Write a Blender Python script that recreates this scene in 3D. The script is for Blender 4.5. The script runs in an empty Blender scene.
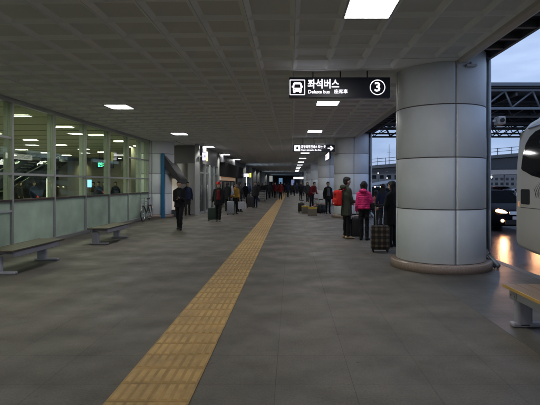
import bpy, bmesh, math, random
from mathutils import Vector, Matrix
R = math.radians
random.seed(7)
sc = bpy.context.scene
COL = sc.collection

# ------------------------------------------------------------------ camera
F = 465.0 / 540.0
cam = bpy.data.cameras.new('camera')
cam.sensor_width = 36
cam.lens = 36 * F
cam.shift_x = -(291 - 270) / 540
cam.shift_y = -(202.5 - 184) / 540
cam.clip_start = 0.05
cam.clip_end = 6000
co = bpy.data.objects.new('camera', cam)
co.location = (0, 0, 1.55)
co.rotation_euler = (R(90), 0, 0)
COL.objects.link(co)
sc.camera = co

# ------------------------------------------------------------------ world, sun, exposure
SUN_EL, SUN_AZ = 3.0, 215.0
w = bpy.data.worlds.new('World')
sc.world = w
w.use_nodes = True
nt = w.node_tree
nt.nodes.clear()
N = nt.nodes.new
out = N('ShaderNodeOutputWorld'); bg = N('ShaderNodeBackground')
sky = N('ShaderNodeTexSky'); sky.sky_type = 'NISHITA'; sky.sun_disc = False
sky.sun_elevation = R(SUN_EL); sky.sun_rotation = R(SUN_AZ)
sky.air_density = 1.0; sky.dust_density = 0.6; sky.ozone_density = 2.5
tc = N('ShaderNodeTexCoord'); mp = N('ShaderNodeMapping')
mp.inputs['Scale'].default_value = (1.0, 1.0, 4.5)
ns = N('ShaderNodeTexNoise'); ns.inputs['Scale'].default_value = 2.6; ns.inputs['Detail'].default_value = 7
ns.inputs['Roughness'].default_value = 0.55
rp = N('ShaderNodeValToRGB')
rp.color_ramp.elements[0].position = 0.36; rp.color_ramp.elements[0].color = (0, 0, 0, 1)
rp.color_ramp.elements[1].position = 0.68; rp.color_ramp.elements[1].color = (1, 1, 1, 1)
mx = N('ShaderNodeMixRGB'); mx.inputs['Color2'].default_value = (2.1, 2.65, 3.8, 1)
cd = N('ShaderNodeMixRGB'); cd.inputs['Color1'].default_value = (1.1, 1.6, 2.8, 1); cd.inputs['Fac'].default_value = 0.62
nt.links.new(tc.outputs['Generated'], mp.inputs['Vector']); nt.links.new(mp.outputs[0], ns.inputs['Vector'])
nt.links.new(ns.outputs['Fac'], rp.inputs['Fac'])
nt.links.new(sky.outputs[0], cd.inputs['Color2'])
cd.inputs['Fac'].default_value = 0.15
nt.links.new(cd.outputs[0], mx.inputs['Color1']); nt.links.new(rp.outputs['Color'], mx.inputs['Fac'])
nt.links.new(mx.outputs[0], bg.inputs['Color'])
bg.inputs['Strength'].default_value = 0.115
nt.links.new(bg.outputs[0], out.inputs['Surface'])

sl = bpy.data.lights.new('sun', 'SUN'); sl.energy = 0.12; sl.angle = R(14); sl.color = (1.0, 0.93, 0.86)
so = bpy.data.objects.new('sun', sl); COL.objects.link(so)
el, az = R(SUN_EL + 8), R(SUN_AZ)
d = Vector((math.sin(az) * math.cos(el), math.cos(az) * math.cos(el), math.sin(el)))
so.rotation_euler = (-d).to_track_quat('-Z', 'Y').to_euler()

sc.view_settings.view_transform = 'Standard'
sc.view_settings.look = 'None'
sc.view_settings.exposure = 1.25
sc.view_settings.gamma = 1.0
sc.view_settings.use_curve_mapping = False
sc.render.engine = 'CYCLES'
sc.cycles.use_denoising = True
sc.cycles.max_bounces = 6
sc.cycles.diffuse_bounces = 3
sc.cycles.glossy_bounces = 3
sc.cycles.transmission_bounces = 4
sc.cycles.transparent_max_bounces = 10
sc.cycles.caustics_reflective = False
sc.cycles.caustics_refractive = False
sc.cycles.sample_clamp_indirect = 4.0
LAMP = 19.0          # radiance of the ceiling lamps
INLAMP = 34.0

# ------------------------------------------------------------------ materials
def mat(name, col, rough=0.6, metal=0.0, var=0.12, scale=6.0, bump=0.0, bscale=None, coat=0.0, spec=0.5, emit=None, est=0.0, stretch=None):
    m = bpy.data.materials.new(name); m.use_nodes = True
    t = m.node_tree; b = t.nodes['Principled BSDF']
    b.inputs['Roughness'].default_value = rough; b.inputs['Metallic'].default_value = metal
    b.inputs['Specular IOR Level'].default_value = spec
    if coat: b.inputs['Coat Weight'].default_value = coat; b.inputs['Coat Roughness'].default_value = 0.08
    tcx = t.nodes.new('ShaderNodeTexCoord'); src = tcx.outputs['Object']
    if stretch:
        mpx = t.nodes.new('ShaderNodeMapping'); mpx.inputs['Scale'].default_value = stretch
        t.links.new(src, mpx.inputs['Vector']); src = mpx.outputs[0]
    n = t.nodes.new('ShaderNodeTexNoise'); n.inputs['Scale'].default_value = scale; n.inputs['Detail'].default_value = 6
    n.inputs['Roughness'].default_value = 0.6
    t.links.new(src, n.inputs['Vector'])
    r = t.nodes.new('ShaderNodeValToRGB')
    r.color_ramp.elements[0].position = 0.3; r.color_ramp.elements[1].position = 0.7
    lo = [max(0, c * (1 - var)) for c in col]; hi = [min(1, c * (1 + var)) for c in col]
    r.color_ramp.elements[0].color = (*lo, 1); r.color_ramp.elements[1].color = (*hi, 1)
    t.links.new(n.outputs['Fac'], r.inputs['Fac']); t.links.new(r.outputs['Color'], b.inputs['Base Color'])
    rr = t.nodes.new('ShaderNodeMapRange')
    rr.inputs['To Min'].default_value = max(0.02, rough * 0.82); rr.inputs['To Max'].default_value = min(1, rough * 1.18)
    t.links.new(n.outputs['Fac'], rr.inputs['Value']); t.links.new(rr.outputs[0], b.inputs['Roughness'])
    if bump:
        n2 = t.nodes.new('ShaderNodeTexNoise'); n2.inputs['Scale'].default_value = bscale or scale * 8; n2.inputs['Detail'].default_value = 5
        t.links.new(src, n2.inputs['Vector'])
        bp = t.nodes.new('ShaderNodeBump'); bp.inputs['Strength'].default_value = bump; bp.inputs['Distance'].default_value = 0.01
        t.links.new(n2.outputs['Fac'], bp.inputs['Height']); t.links.new(bp.outputs[0], b.inputs['Normal'])
    if emit:
        b.inputs['Emission Color'].default_value = (*emit, 1); b.inputs['Emission Strength'].default_value = est
    return m

def emat(name, col, st):
    m = bpy.data.materials.new(name); m.use_nodes = True
    b = m.node_tree.nodes['Principled BSDF']
    b.inputs['Base Color'].default_value = (0.7, 0.7, 0.7, 1)
    b.inputs['Emission Color'].default_value = (*col, 1); b.inputs['Emission Strength'].default_value = st
    return m

def glass(name, tint, refl=0.5, rough=0.02):
    m = bpy.data.materials.new(name); m.use_nodes = True
    t = m.node_tree; t.nodes.clear()
    o = t.nodes.new('ShaderNodeOutputMaterial'); tr = t.nodes.new('ShaderNodeBsdfTransparent'); tr.inputs[0].default_value = (*tint, 1)
    g = t.nodes.new('ShaderNodeBsdfGlossy'); g.inputs['Roughness'].default_value = rough
    fr = t.nodes.new('ShaderNodeFresnel'); fr.inputs['IOR'].default_value = 1.5
    mu = t.nodes.new('ShaderNodeMath'); mu.operation = 'MULTIPLY'; mu.inputs[1].default_value = refl
    mi = t.nodes.new('ShaderNodeMixShader')
    t.links.new(fr.outputs[0], mu.inputs[0]); t.links.new(mu.outputs[0], mi.inputs[0])
    t.links.new(tr.outputs[0], mi.inputs[1]); t.links.new(g.outputs[0], mi.inputs[2]); t.links.new(mi.outputs[0], o.inputs[0])
    return m

def frosted(name, col, tr_w=0.55):
    m = bpy.data.materials.new(name); m.use_nodes = True
    t = m.node_tree; t.nodes.clear()
    o = t.nodes.new('ShaderNodeOutputMaterial')
    dN = t.nodes.new('ShaderNodeBsdfDiffuse'); tl = t.nodes.new('ShaderNodeBsdfTranslucent')
    tcx = t.nodes.new('ShaderNodeTexCoord'); n = t.nodes.new('ShaderNodeTexNoise'); n.inputs['Scale'].default_value = 1.4; n.inputs['Detail'].default_value = 5
    r = t.nodes.new('ShaderNodeValToRGB')
    r.color_ramp.elements[0].position = .3; r.color_ramp.elements[1].position = .72
    r.color_ramp.elements[0].color = (*[c * .78 for c in col], 1); r.color_ramp.elements[1].color = (*[c * 1.15 for c in col], 1)
    t.links.new(tcx.outputs['Object'], n.inputs['Vector']); t.links.new(n.outputs['Fac'], r.inputs['Fac'])
    t.links.new(r.outputs[0], dN.inputs[0]); t.links.new(r.outputs[0], tl.inputs[0])
    mi = t.nodes.new('ShaderNodeMixShader'); mi.inputs[0].default_value = tr_w
    t.links.new(dN.outputs[0], mi.inputs[1]); t.links.new(tl.outputs[0], mi.inputs[2])
    g = t.nodes.new('ShaderNodeBsdfGlossy'); g.inputs['Roughness'].default_value = 0.28
    fr = t.nodes.new('ShaderNodeFresnel'); fr.inputs['IOR'].default_value = 1.45
    m2 = t.nodes.new('ShaderNodeMixShader')
    t.links.new(fr.outputs[0], m2.inputs[0]); t.links.new(mi.outputs[0], m2.inputs[1]); t.links.new(g.outputs[0], m2.inputs[2])
    t.links.new(m2.outputs[0], o.inputs[0])
    return m

def paving(name, col, size, rough, grout=0.5, ox=0.0, oy=0.0, bump=0.25, stain=0.35, gw=0.006, rlow=None):
    m = bpy.data.materials.new(name); m.use_nodes = True
    t = m.node_tree; b = t.nodes['Principled BSDF']; L = t.links.new; Nn = t.nodes.new
    tcx = Nn('ShaderNodeTexCoord'); mpx = Nn('ShaderNodeMapping'); mpx.inputs['Location'].default_value = (ox, oy, 0)
    L(tcx.outputs['Object'], mpx.inputs['Vector'])
    br = Nn('ShaderNodeTexBrick'); br.offset = 0.0; br.squash = 1.0
    br.inputs['Scale'].default_value = 1.0; br.inputs['Brick Width'].default_value = size; br.inputs['Row Height'].default_value = size
    br.inputs['Mortar Size'].default_value = gw; br.inputs['Mortar Smooth'].default_value = 0.3; br.inputs['Bias'].default_value = 0.0
    br.inputs['Color1'].default_value = (*[c * .95 for c in col], 1); br.inputs['Color2'].default_value = (*[c * 1.05 for c in col], 1)
    br.inputs['Mortar'].default_value = (*[c * grout for c in col], 1)
    L(mpx.outputs[0], br.inputs['Vector'])
    n1 = Nn('ShaderNodeTexNoise'); n1.inputs['Scale'].default_value = 1.6; n1.inputs['Detail'].default_value = 8; n1.inputs['Roughness'].default_value = .62
    n2 = Nn('ShaderNodeTexNoise'); n2.inputs['Scale'].default_value = 60; n2.inputs['Detail'].default_value = 4
    L(tcx.outputs['Object'], n1.inputs['Vector']); L(tcx.outputs['Object'], n2.inputs['Vector'])
    r1 = Nn('ShaderNodeMapRange'); r1.inputs['From Min'].default_value = .3; r1.inputs['From Max'].default_value = .7
    r1.inputs['To Min'].default_value = 1 - stain; r1.inputs['To Max'].default_value = 1 + stain
    L(n1.outputs['Fac'], r1.inputs['Value'])
    r2 = Nn('ShaderNodeMapRange'); r2.inputs['From Min'].default_value = .3; r2.inputs['From Max'].default_value = .7
    r2.inputs['To Min'].default_value = .82; r2.inputs['To Max'].default_value = 1.18
    L(n2.outputs['Fac'], r2.inputs['Value'])
    mu = Nn('ShaderNodeMath'); mu.operation = 'MULTIPLY'; L(r1.outputs[0], mu.inputs[0]); L(r2.outputs[0], mu.inputs[1])
    vm = Nn('ShaderNodeVectorMath'); vm.operation = 'SCALE'; L(br.outputs['Color'], vm.inputs[0]); L(mu.outputs[0], vm.inputs['Scale'])
    L(vm.outputs[0], b.inputs['Base Color'])
    vo = Nn('ShaderNodeTexVoronoi'); vo.inputs['Scale'].default_value = 2.3; L(tcx.outputs['Object'], vo.inputs['Vector'])
    vr = Nn('ShaderNodeMapRange'); vr.inputs['From Min'].default_value = .03; vr.inputs['From Max'].default_value = .055; vr.inputs['To Min'].default_value = .72; vr.inputs['To Max'].default_value = 1.0
    L(vo.outputs['Distance'], vr.inputs['Value']); v2 = Nn('ShaderNodeVectorMath'); v2.operation = 'SCALE'; L(vm.outputs[0], v2.inputs[0]); L(vr.outputs[0], v2.inputs['Scale']); L(v2.outputs[0], b.inputs['Base Color'])
    n3 = Nn('ShaderNodeTexNoise'); n3.inputs['Scale'].default_value = 1.7; n3.inputs['Detail'].default_value = 6
    L(tcx.outputs['Object'], n3.inputs['Vector'])
    rr = Nn('ShaderNodeMapRange'); rr.inputs['From Min'].default_value = .3; rr.inputs['From Max'].default_value = .7
    rr.inputs['To Min'].default_value = rlow if rlow is not None else rough * .8; rr.inputs['To Max'].default_value = min(1, rough * 1.15)
    L(n3.outputs['Fac'], rr.inputs['Value']); L(rr.outputs[0], b.inputs['Roughness'])
    bp = Nn('ShaderNodeBump'); bp.inputs['Strength'].default_value = bump; bp.inputs['Distance'].default_value = .004
    mo = Nn('ShaderNodeMath'); mo.operation = 'SUBTRACT'; L(n2.outputs['Fac'], mo.inputs[0]); L(br.outputs['Fac'], mo.inputs[1])
    L(mo.outputs[0], bp.inputs['Height']); L(bp.outputs[0], b.inputs['Normal'])
    return m

def asphalt():
    m = mat('wet_asphalt', (0.05, 0.05, 0.052), 0.19, var=.3, scale=1.2, bump=.6, bscale=28)
    return m

M = {}
M['pave'] = paving('grey_stone_paving', (0.116, 0.102, 0.085), 0.6, 0.72, .58, .72, 0.0, .35, .28, gw=.0035, rlow=.5)
M['pave_dark'] = paving('dark_stone_paving', (0.100, 0.092, 0.080), 0.3, 0.42, .6, .14, 0, .3, .3, rlow=.28)
M['tactile_base'] = mat('grimy_yellow_tile', (0.38, 0.23, 0.075), .6, var=.3, scale=4)
M['tactile'] = mat('worn_yellow_tile', (0.46, 0.285, 0.095), 0.5, var=.32, scale=3, bump=.2, bscale=70)
M['kerb'] = mat('granite_kerb', (0.22, 0.21, 0.2), .5, var=.25, scale=40, bump=.2)
M['road'] = asphalt()
M['ground'] = mat('far_ground', (0.06, 0.062, 0.06), .7, var=.3, scale=.05)
M['ceil_panel'] = mat('shaded_grey_ceiling_panel', (0.66, 0.69, 0.715), .6, var=.06, scale=.8, spec=.15)  # coffer centres darker than the rims: light on the edges put into colour
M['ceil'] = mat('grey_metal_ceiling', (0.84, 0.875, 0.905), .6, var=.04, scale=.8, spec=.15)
M['ceil_dark'] = mat('dark_void', (0.03, 0.03, 0.03), .8)
M['fascia'] = mat('painted_edge_beam', (0.52, 0.49, 0.44), .5, var=.08, scale=3)
M['soffit'] = mat('dark_ribbed_soffit', (0.02, 0.02, 0.023), .6, var=.2)
M['panel'] = mat('grey_clad_panel', (0.66, 0.695, 0.735), .46, 0.0, var=.05, scale=2.5, spec=.5)
M['joint'] = mat('panel_joint', (0.10, 0.085, 0.085), .8)
M['granite'] = mat('pink_granite', (0.36, 0.27, 0.225), .22, var=.4, scale=90, spec=.6)
M['white_frame'] = mat('pale_grey_metal', (0.42, 0.44, 0.44), .4, .2, var=.06)
M['grey_frame'] = mat('grey_mullion_metal', (0.36, 0.37, 0.36), .42, .4, var=.08)
M['rail'] = mat('dark_brown_rail', (0.045, 0.025, 0.022), .4, var=.2)
M['glass'] = glass('greenish_glass', (0.86, 0.94, 0.80), .2)
M['glass_clear'] = glass('clear_door_glass', (.8, .82, .82), .5)
M['frost'] = frosted('frosted_green_film', (0.66, 0.80, 0.70))
M['lamp'] = emat('lamp_diffuser', (1.0, 0.985, 0.97), LAMP)
M['inlamp'] = emat('hall_lamp_diffuser', (1.0, 1.0, 0.9), INLAMP)
M['lampframe'] = mat('lamp_frame', (0.5, 0.5, 0.5), .4, .3)
M['sign_dark'] = mat('navy_sign_face', (0.006, 0.009, 0.026), .3, var=.1)
M['sign_white'] = emat('lit_white_lettering', (0.95, 0.9, 1.0), .9)
M['black_metal'] = mat('black_metal', (0.02, 0.02, 0.022), .4, .4)
M['steel'] = mat('brushed_steel', (0.45, 0.45, 0.46), .32, .8, var=.08, stretch=(1, 1, .1), scale=20)
M['bench_steel'] = mat('lilac_grey_paint', (0.36, 0.35, 0.40), .4, .1, var=.08)
M['wood_lit'] = mat('lit_wood_edge', (0.55, 0.33, 0.09), .3, var=.2, scale=3, stretch=(14, 1.2, 14))  # yellow light along the seat edge painted into the wood colour
M['wood'] = mat('varnished_wood', (0.24, 0.14, 0.06), .3, var=.2, scale=3, stretch=(14, 1.2, 14), bump=.1)
M['wood_dark'] = mat('worn_dark_wood', (0.075, 0.052, 0.038), .4, var=.35, scale=3, stretch=(14, 1.2, 14), bump=.1)
M['pipe'] = mat('grey_downpipe', (0.34, 0.36, 0.37), .3, .5, var=.1)
M['pipe_dark'] = mat('dark_conduit', (0.035, 0.035, 0.05), .35, .3)
M['hall_ceil'] = mat('hall_ceiling_tile', (0.56, 0.55, 0.42), .6, var=.06, scale=1.5)
M['hall_wall'] = mat('hall_wall_panel', (0.17, 0.15, 0.115), .5, var=.12, scale=1.2)
M['hall_floor'] = mat('hall_polished_floor', (0.22, 0.21, 0.18), .2, var=.1, scale=1)
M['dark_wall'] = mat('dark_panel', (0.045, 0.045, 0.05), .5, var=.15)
M['grey_wall'] = mat('grey_wall_panel', (0.19, 0.19, 0.185), .45, var=.08, scale=2)
M['blue'] = mat('blue_painted_post', (0.012, 0.12, 0.27), .35, var=.12)
M['warm_lit'] = emat('warm_lit_panel', (1.0, .55, .22), 1.6)
M['cool_lit'] = emat('cool_lit_panel', (0.7, .85, 1.0), .7)
M['green_led'] = emat('green_led_digits', (0.05, 1.0, 0.5), 1.6)
M['yellow_lit'] = emat('yellow_lit_edge', (0.9, 0.85, 0.05), .8)
M['orange_lit'] = emat('orange_lit_fascia', (1.0, .5, .12), .06)
M['bus'] = mat('cream_grey_bus_paint', (0.70, 0.655, 0.57), .5, .0, var=.05, scale=1.2, coat=.0)
M['bus_trim'] = mat('bus_panel_gap', (0.12, 0.11, 0.10), .5)
M['tint'] = mat('tinted_window', (0.012, 0.014, 0.016), .06, var=.2, spec=.4)
M['rubber'] = mat('black_rubber', (0.015, 0.015, 0.016), .75, var=.2, bump=.2)
M['car_glass'] = mat('car_glass', (0.006, 0.007, 0.008), .2, var=.2, spec=.04)
M['chrome'] = mat('chrome', (0.7, 0.7, 0.72), .12, 1.0, var=.03)
M['car_dark'] = mat('dark_blue_car_paint', (0.006, 0.007, 0.011), .35, .0, var=.1, spec=.2)
M['car_red'] = mat('dark_red_car_paint', (0.22, 0.02, 0.02), .25, .3, coat=1.0)
M['car_silver'] = mat('silver_car_paint', (0.32, 0.33, 0.35), .25, .6, coat=1.0)
M['headlight'] = emat('lit_headlamp', (1.0, 0.40, 0.16), 7)
M['taillight'] = emat('lit_tail_lamp', (1.0, .05, .03), 2.5)
M['skin'] = mat('skin', (0.42, 0.26, 0.18), .5, var=.08)
M['hair'] = mat('black_hair', (0.008, 0.006, 0.006), .7, var=.4, scale=60, bump=.6, bscale=160, stretch=(1, 1, .2))
M['eye'] = mat('eye_dark', (0.02, 0.015, 0.012), .2)
def cloth(name, col, rough=.85, var=.2):
    return mat(name, col, rough, var=var, scale=9, bump=.35, bscale=26, spec=.25)
M['c_black'] = cloth('black_cloth', (0.010, 0.010, 0.011))
M['c_char'] = cloth('charcoal_cloth', (0.022, 0.022, 0.024))
M['c_olive'] = cloth('dark_olive_cloth', (0.042, 0.047, 0.036))
M['c_pink'] = cloth('pink_quilted_nylon', (0.60, 0.025, 0.15), .5)
M['c_red'] = cloth('red_nylon', (0.50, 0.015, 0.012), .6)
M['c_red2'] = cloth('dark_red_cloth', (0.13, 0.010, 0.012))
M['c_navy'] = cloth('navy_cloth', (0.014, 0.02, 0.05))
M['c_yellow'] = cloth('mustard_nylon', (0.32, 0.17, 0.02), .6)
M['c_grey'] = cloth('grey_cloth', (0.10, 0.10, 0.10))
M['c_white'] = cloth('white_cloth', (0.55, 0.56, 0.6))
M['c_tan'] = cloth('tan_suede', (0.35, 0.25, 0.15))
M['c_lblue'] = cloth('pale_blue_cloth', (0.25, 0.38, 0.58))
M['case_black'] = mat('black_case', (0.015, 0.015, 0.016), .45, bump=.2)
M['case_green'] = mat('dark_green_case', (0.02, 0.035, 0.025), .45, bump=.2)
M['case_silver'] = mat('silver_case', (0.32, 0.33, 0.35), .3, .5)
M['card'] = mat('grey_brown_cardboard', (0.17, 0.145, 0.11), .8, var=.12)
M['tape'] = mat('yellow_tape', (0.65, 0.42, 0.02), .4)
M['concrete'] = mat('weathered_concrete', (0.18, 0.185, 0.19), .8, var=.15, scale=.6)
M['steel_dark'] = mat('dark_steelwork', (0.10, 0.105, 0.11), .5, .2, var=.1)
M['steel_blue'] = mat('grey_blue_steelwork', (0.17, 0.20, 0.24), .45, .3, var=.1)
M['membrane'] = mat('pale_membrane_roof', (0.72, 0.76, 0.8), .6, var=.05)
M['pale_stone'] = mat('pale_wall_panel', (0.42, 0.42, 0.41), .4, var=.05, scale=1)
def plaid():
    m = bpy.data.materials.new('brown_plaid_fabric'); m.use_nodes = True
    t = m.node_tree; b = t.nodes['Principled BSDF']; L = t.links.new; Nn = t.nodes.new
    b.inputs['Roughness'].default_value = .8
    tcx = Nn('ShaderNodeTexCoord'); sp = Nn('ShaderNodeSeparateXYZ'); L(tcx.outputs['Object'], sp.inputs[0])
    def stripe(sock, per, duty):
        a = Nn('ShaderNodeMath'); a.operation = 'MULTIPLY'; a.inputs[1].default_value = 1 / per; L(sock, a.inputs[0])
        f = Nn('ShaderNodeMath'); f.operation = 'FRACT'; L(a.outputs[0], f.inputs[0])
        g = Nn('ShaderNodeMath'); g.operation = 'LESS_THAN'; g.inputs[1].default_value = duty; L(f.outputs[0], g.inputs[0])
        return g.outputs[0]
    s1 = stripe(sp.outputs['X'], .125, .42); s2 = stripe(sp.outputs['Z'], .125, .42); s3 = stripe(sp.outputs['Y'], .125, .42)
    a = Nn('ShaderNodeMath'); a.operation = 'ADD'; L(s1, a.inputs[0]); L(s2, a.inputs[1])
    a2 = Nn('ShaderNodeMath'); a2.operation = 'MULTIPLY'; a2.inputs[1].default_value = .5; L(a.outputs[0], a2.inputs[0])
    r = Nn('ShaderNodeValToRGB'); r.color_ramp.interpolation = 'CONSTANT'
    r.color_ramp.elements[0].color = (0.013, 0.01, 0.009, 1); r.color_ramp.elements[1].position = .4; r.color_ramp.elements[1].color = (0.05, 0.034, 0.024, 1)
    e = r.color_ramp.elements.new(.8); e.color = (0.15, 0.115, 0.085, 1)
    L(a2.outputs[0], r.inputs[0]); L(r.outputs[0], b.inputs['Base Color'])
    return m
M['plaid'] = plaid()

for k_ in ('car_glass', 'car_dark'):
    M[k_].node_tree.nodes['Principled BSDF'].inputs['IOR'].default_value = 1.12
# ------------------------------------------------------------------ helpers
def box(bm, x0, x1, y0, y1, z0, z1, bev=0.0, seg=2):
    v = [bm.verts.new(p) for p in ((x0, y0, z0), (x1, y0, z0), (x1, y1, z0), (x0, y1, z0), (x0, y0, z1), (x1, y0, z1), (x1, y1, z1), (x0, y1, z1))]
    fs = [bm.faces.new([v[i] for i in f]) for f in ((3, 2, 1, 0), (4, 5, 6, 7), (0, 1, 5, 4), (1, 2, 6, 5), (2, 3, 7, 6), (3, 0, 4, 7))]
    if bev:
        es = list({e for f in fs for e in f.edges})
        bmesh.ops.bevel(bm, geom=es, offset=bev, segments=seg, affect='EDGES', profile=.5)
    return v
def tube(bm, pts, r, seg=8, cap=True):
    pts = [Vector(p) for p in pts]; rings = []
    for i, p in enumerate(pts):
        t = (pts[min(i + 1, len(pts) - 1)] - pts[max(i - 1, 0)]).normalized()
        up = Vector((0, 0, 1)) if abs(t.z) < .95 else Vector((0, 1, 0))
        a = t.cross(up).normalized(); b = a.cross(t).normalized()
        rr = r[i] if isinstance(r, (list, tuple)) else r
        rings.append([bm.verts.new(p + (a * math.cos(2 * math.pi * k / seg) + b * math.sin(2 * math.pi * k / seg)) * rr) for k in range(seg)])
    for A, B in zip(rings, rings[1:]):
        for k in range(seg): bm.faces.new((A[k], A[(k + 1) % seg], B[(k + 1) % seg], B[k])).smooth = True
    if cap: bm.faces.new(rings[0][::-1]); bm.faces.new(rings[-1])
def lathe(bm, prof, seg=64, a0=0.0, a1=2 * math.pi, cx=0, cy=0, smooth=True):
    full = abs(a1 - a0 - 2 * math.pi) < 1e-6; n = seg if full else seg + 1; rings = []
    for r, z in prof:
        rings.append([bm.verts.new((cx + r * math.cos(a0 + (a1 - a0) * k / seg), cy + r * math.sin(a0 + (a1 - a0) * k / seg), z)) for k in range(n)])
    for A, B in zip(rings, rings[1:]):
        for k in range(seg):
            f = bm.faces.new((A[k], A[(k + 1) % n], B[(k + 1) % n], B[k])); f.smooth = smooth
    return rings
def disc_x(bm, c, r, th, seg=24):   # wheel disc with its axis along x
    rings = []
    for x in (-th / 2, th / 2):
        rings.append([bm.verts.new((c[0] + x, c[1] + r * math.cos(2 * math.pi * k / seg), c[2] + r * math.sin(2 * math.pi * k / seg))) for k in range(seg)])
    for k in range(seg): bm.faces.new((rings[0][k], rings[0][(k + 1) % seg], rings[1][(k + 1) % seg], rings[1][k])).smooth = True
    bm.faces.new(rings[0][::-1]); bm.faces.new(rings[1])
def torus_x(bm, c, R0, r, seg=28, sub=8, axis='x'):
    rings = []
    for k in range(seg):
        a = 2 * math.pi * k / seg; ring = []
        for j in range(sub):
            b = 2 * math.pi * j / sub; rad = R0 + r * math.cos(b); o = r * math.sin(b)
            p = (o, rad * math.cos(a), rad * math.sin(a)) if axis == 'x' else (rad * math.cos(a), o, rad * math.sin(a))
            ring.append(bm.verts.new((c[0] + p[0], c[1] + p[1], c[2] + p[2])))
        rings.append(ring)
    for k in range(seg):
        A, B = rings[k], rings[(k + 1) % seg]
        for j in range(sub): bm.faces.new((A[j], A[(j + 1) % sub], B[(j + 1) % sub], B[j])).smooth = True
def prism(bm, poly, axis, a, b):     # extrude a 2-D polygon along an axis ('x': poly=(y,z), 'y': (x,z), 'z': (x,y))
    def P(p, t):
        return (t, p[0], p[1]) if axis == 'x' else ((p[0], t, p[1]) if axis == 'y' else (p[0], p[1], t))
    A = [bm.verts.new(P(p, a)) for p in poly]; B = [bm.verts.new(P(p, b)) for p in poly]; n = len(poly)
    bm.faces.new(A[::-1]); bm.faces.new(B)
    for k in range(n): bm.faces.new((A[k], A[(k + 1) % n], B[(k + 1) % n], B[k]))
def rrect(x0, x1, y0, y1, r, n=5):
    out = []
    for cx, cy, s in ((x1 - r, y1 - r, 0), (x0 + r, y1 - r, 90), (x0 + r, y0 + r, 180), (x1 - r, y0 + r, 270)):
        for k in range(n + 1):
            a = R(s + 90 * k / n); out.append((cx + r * math.cos(a), cy + r * math.sin(a)))
    return out
def tag(o, label=None, cat=None, group=None, kind=None):
    if label: o['label'] = label
    if cat: o['category'] = cat
    if group: o['group'] = group
    if kind: o['kind'] = kind
    return o
def thing(name, label, cat, loc=(0, 0, 0), rz=0.0, group=None):
    o = bpy.data.objects.new(name, None); o.empty_display_size = .2; COL.objects.link(o)
    o.location = loc; o.rotation_euler = (0, 0, rz)
    return tag(o, label, cat, group)
def obj(name, bm, m, parent=None, loc=None, norm=True):
    if norm: bmesh.ops.recalc_face_normals(bm, faces=bm.faces)
    me = bpy.data.meshes.new(name); bm.to_mesh(me); bm.free()
    me.materials.append(M[m] if isinstance(m, str) else m)
    o = bpy.data.objects.new(name, me); COL.objects.link(o)
    if parent: o.parent = parent
    if loc: o.location = loc
    return o
def boxo(name, m, parent, *b, bev=0.0):
    bm = bmesh.new(); box(bm, *b, bev=bev); return obj(name, bm, m, parent)
def struct(name, bm, m):
    return tag(obj(name, bm, m), kind='structure')
def copy_tree(o, parent=None):
    c = o.copy(); COL.objects.link(c); c.parent = parent
    for ch in list(o.children): copy_tree(ch, c)
    return c
def place(o, loc, rz=None, label=None, group=None):
    o.location = loc
    if rz is not None: o.rotation_euler = (0, 0, rz)
    if label: o['label'] = label
    if group: o['group'] = group
    return o
def text_obj(name, s, size, m, parent, loc, rot=(R(90), 0, 0), ext=.002, bold=.0, align='LEFT', sx=1.0):
    cu = bpy.data.curves.new('lettering', 'FONT'); cu.body = s; cu.size = size; cu.extrude = ext; cu.offset = bold
    cu.align_x = align; cu.align_y = 'CENTER'; cu.resolution_u = 3
    t = bpy.data.objects.new('tmp', cu); COL.objects.link(t)
    dg = bpy.context.evaluated_depsgraph_get(); me = bpy.data.meshes.new_from_object(t.evaluated_get(dg))
    bpy.data.objects.remove(t); me.materials.clear(); me.materials.append(M[m])
    o = bpy.data.objects.new(name, me); COL.objects.link(o); o.parent = parent; o.location = loc; o.rotation_euler = rot
    o.scale = (sx, 1, 1)
    return o
def lerp(a, b, t): return a + (b - a) * t
def zc(x): return 3.633 + .0175 * x

# ================================================================== SETTING
bm = bmesh.new(); s = 2500
bm.faces.new([bm.verts.new(p) for p in ((-s, -s, -.17), (s, -s, -.17), (s, s, -.17), (-s, s, -.17))])
struct('ground', bm, 'ground')
YB, YF = -26.0, 122.0
bm = bmesh.new(); box(bm, -26, 2.26, YB, YF, -.16, 0); struct('pavement', bm, 'pave')
bm = bmesh.new(); box(bm, 2.263, 4.04, YB, YF, -.16, -.001); struct('pavement_edge_band', bm, 'pave_dark')
bm = bmesh.new(); y = YB
while y < YF:
    box(bm, 4.045, 4.215, y + .004, y + .996, -.16, .002, bev=.012, seg=2) if y < 40 else box(bm, 4.045, 4.215, y, y + .996, -.16, .002)
    y += 1.0
struct('kerb', bm, 'kerb')
bm = bmesh.new()
bm.faces.new([bm.verts.new(p) for p in ((4.0, -60, -.15), (16.0, -60, -.15), (16.0, 240, -.15), (4.0, 240, -.15))])
struct('road', bm, 'road')
M['paint'] = mat('worn_white_road_paint', (0.45, 0.44, 0.42), .4, var=.3, scale=8)
bm = bmesh.new()
y = -40
while y < 120:
    bm.faces.new([bm.verts.new(p) for p in ((10.35, y, -.146), (10.5, y, -.146), (10.5, y + 3, -.146), (10.35, y + 3, -.146))]); y += 8
struct('road_marking', bm, 'paint')
bm = bmesh.new(); box(bm, 16.0, 19.0, -40, 200, -.16, 0.0, bev=.02)
struct('traffic_island', bm, 'kerb')
bm = bmesh.new()
bm.faces.new([bm.verts.new(p) for p in ((19.0, -60, -.155), (60.0, -60, -.155), (60.0, 240, -.155), (19.0, 240, -.155))])
struct('far_road', bm, 'road')

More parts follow.
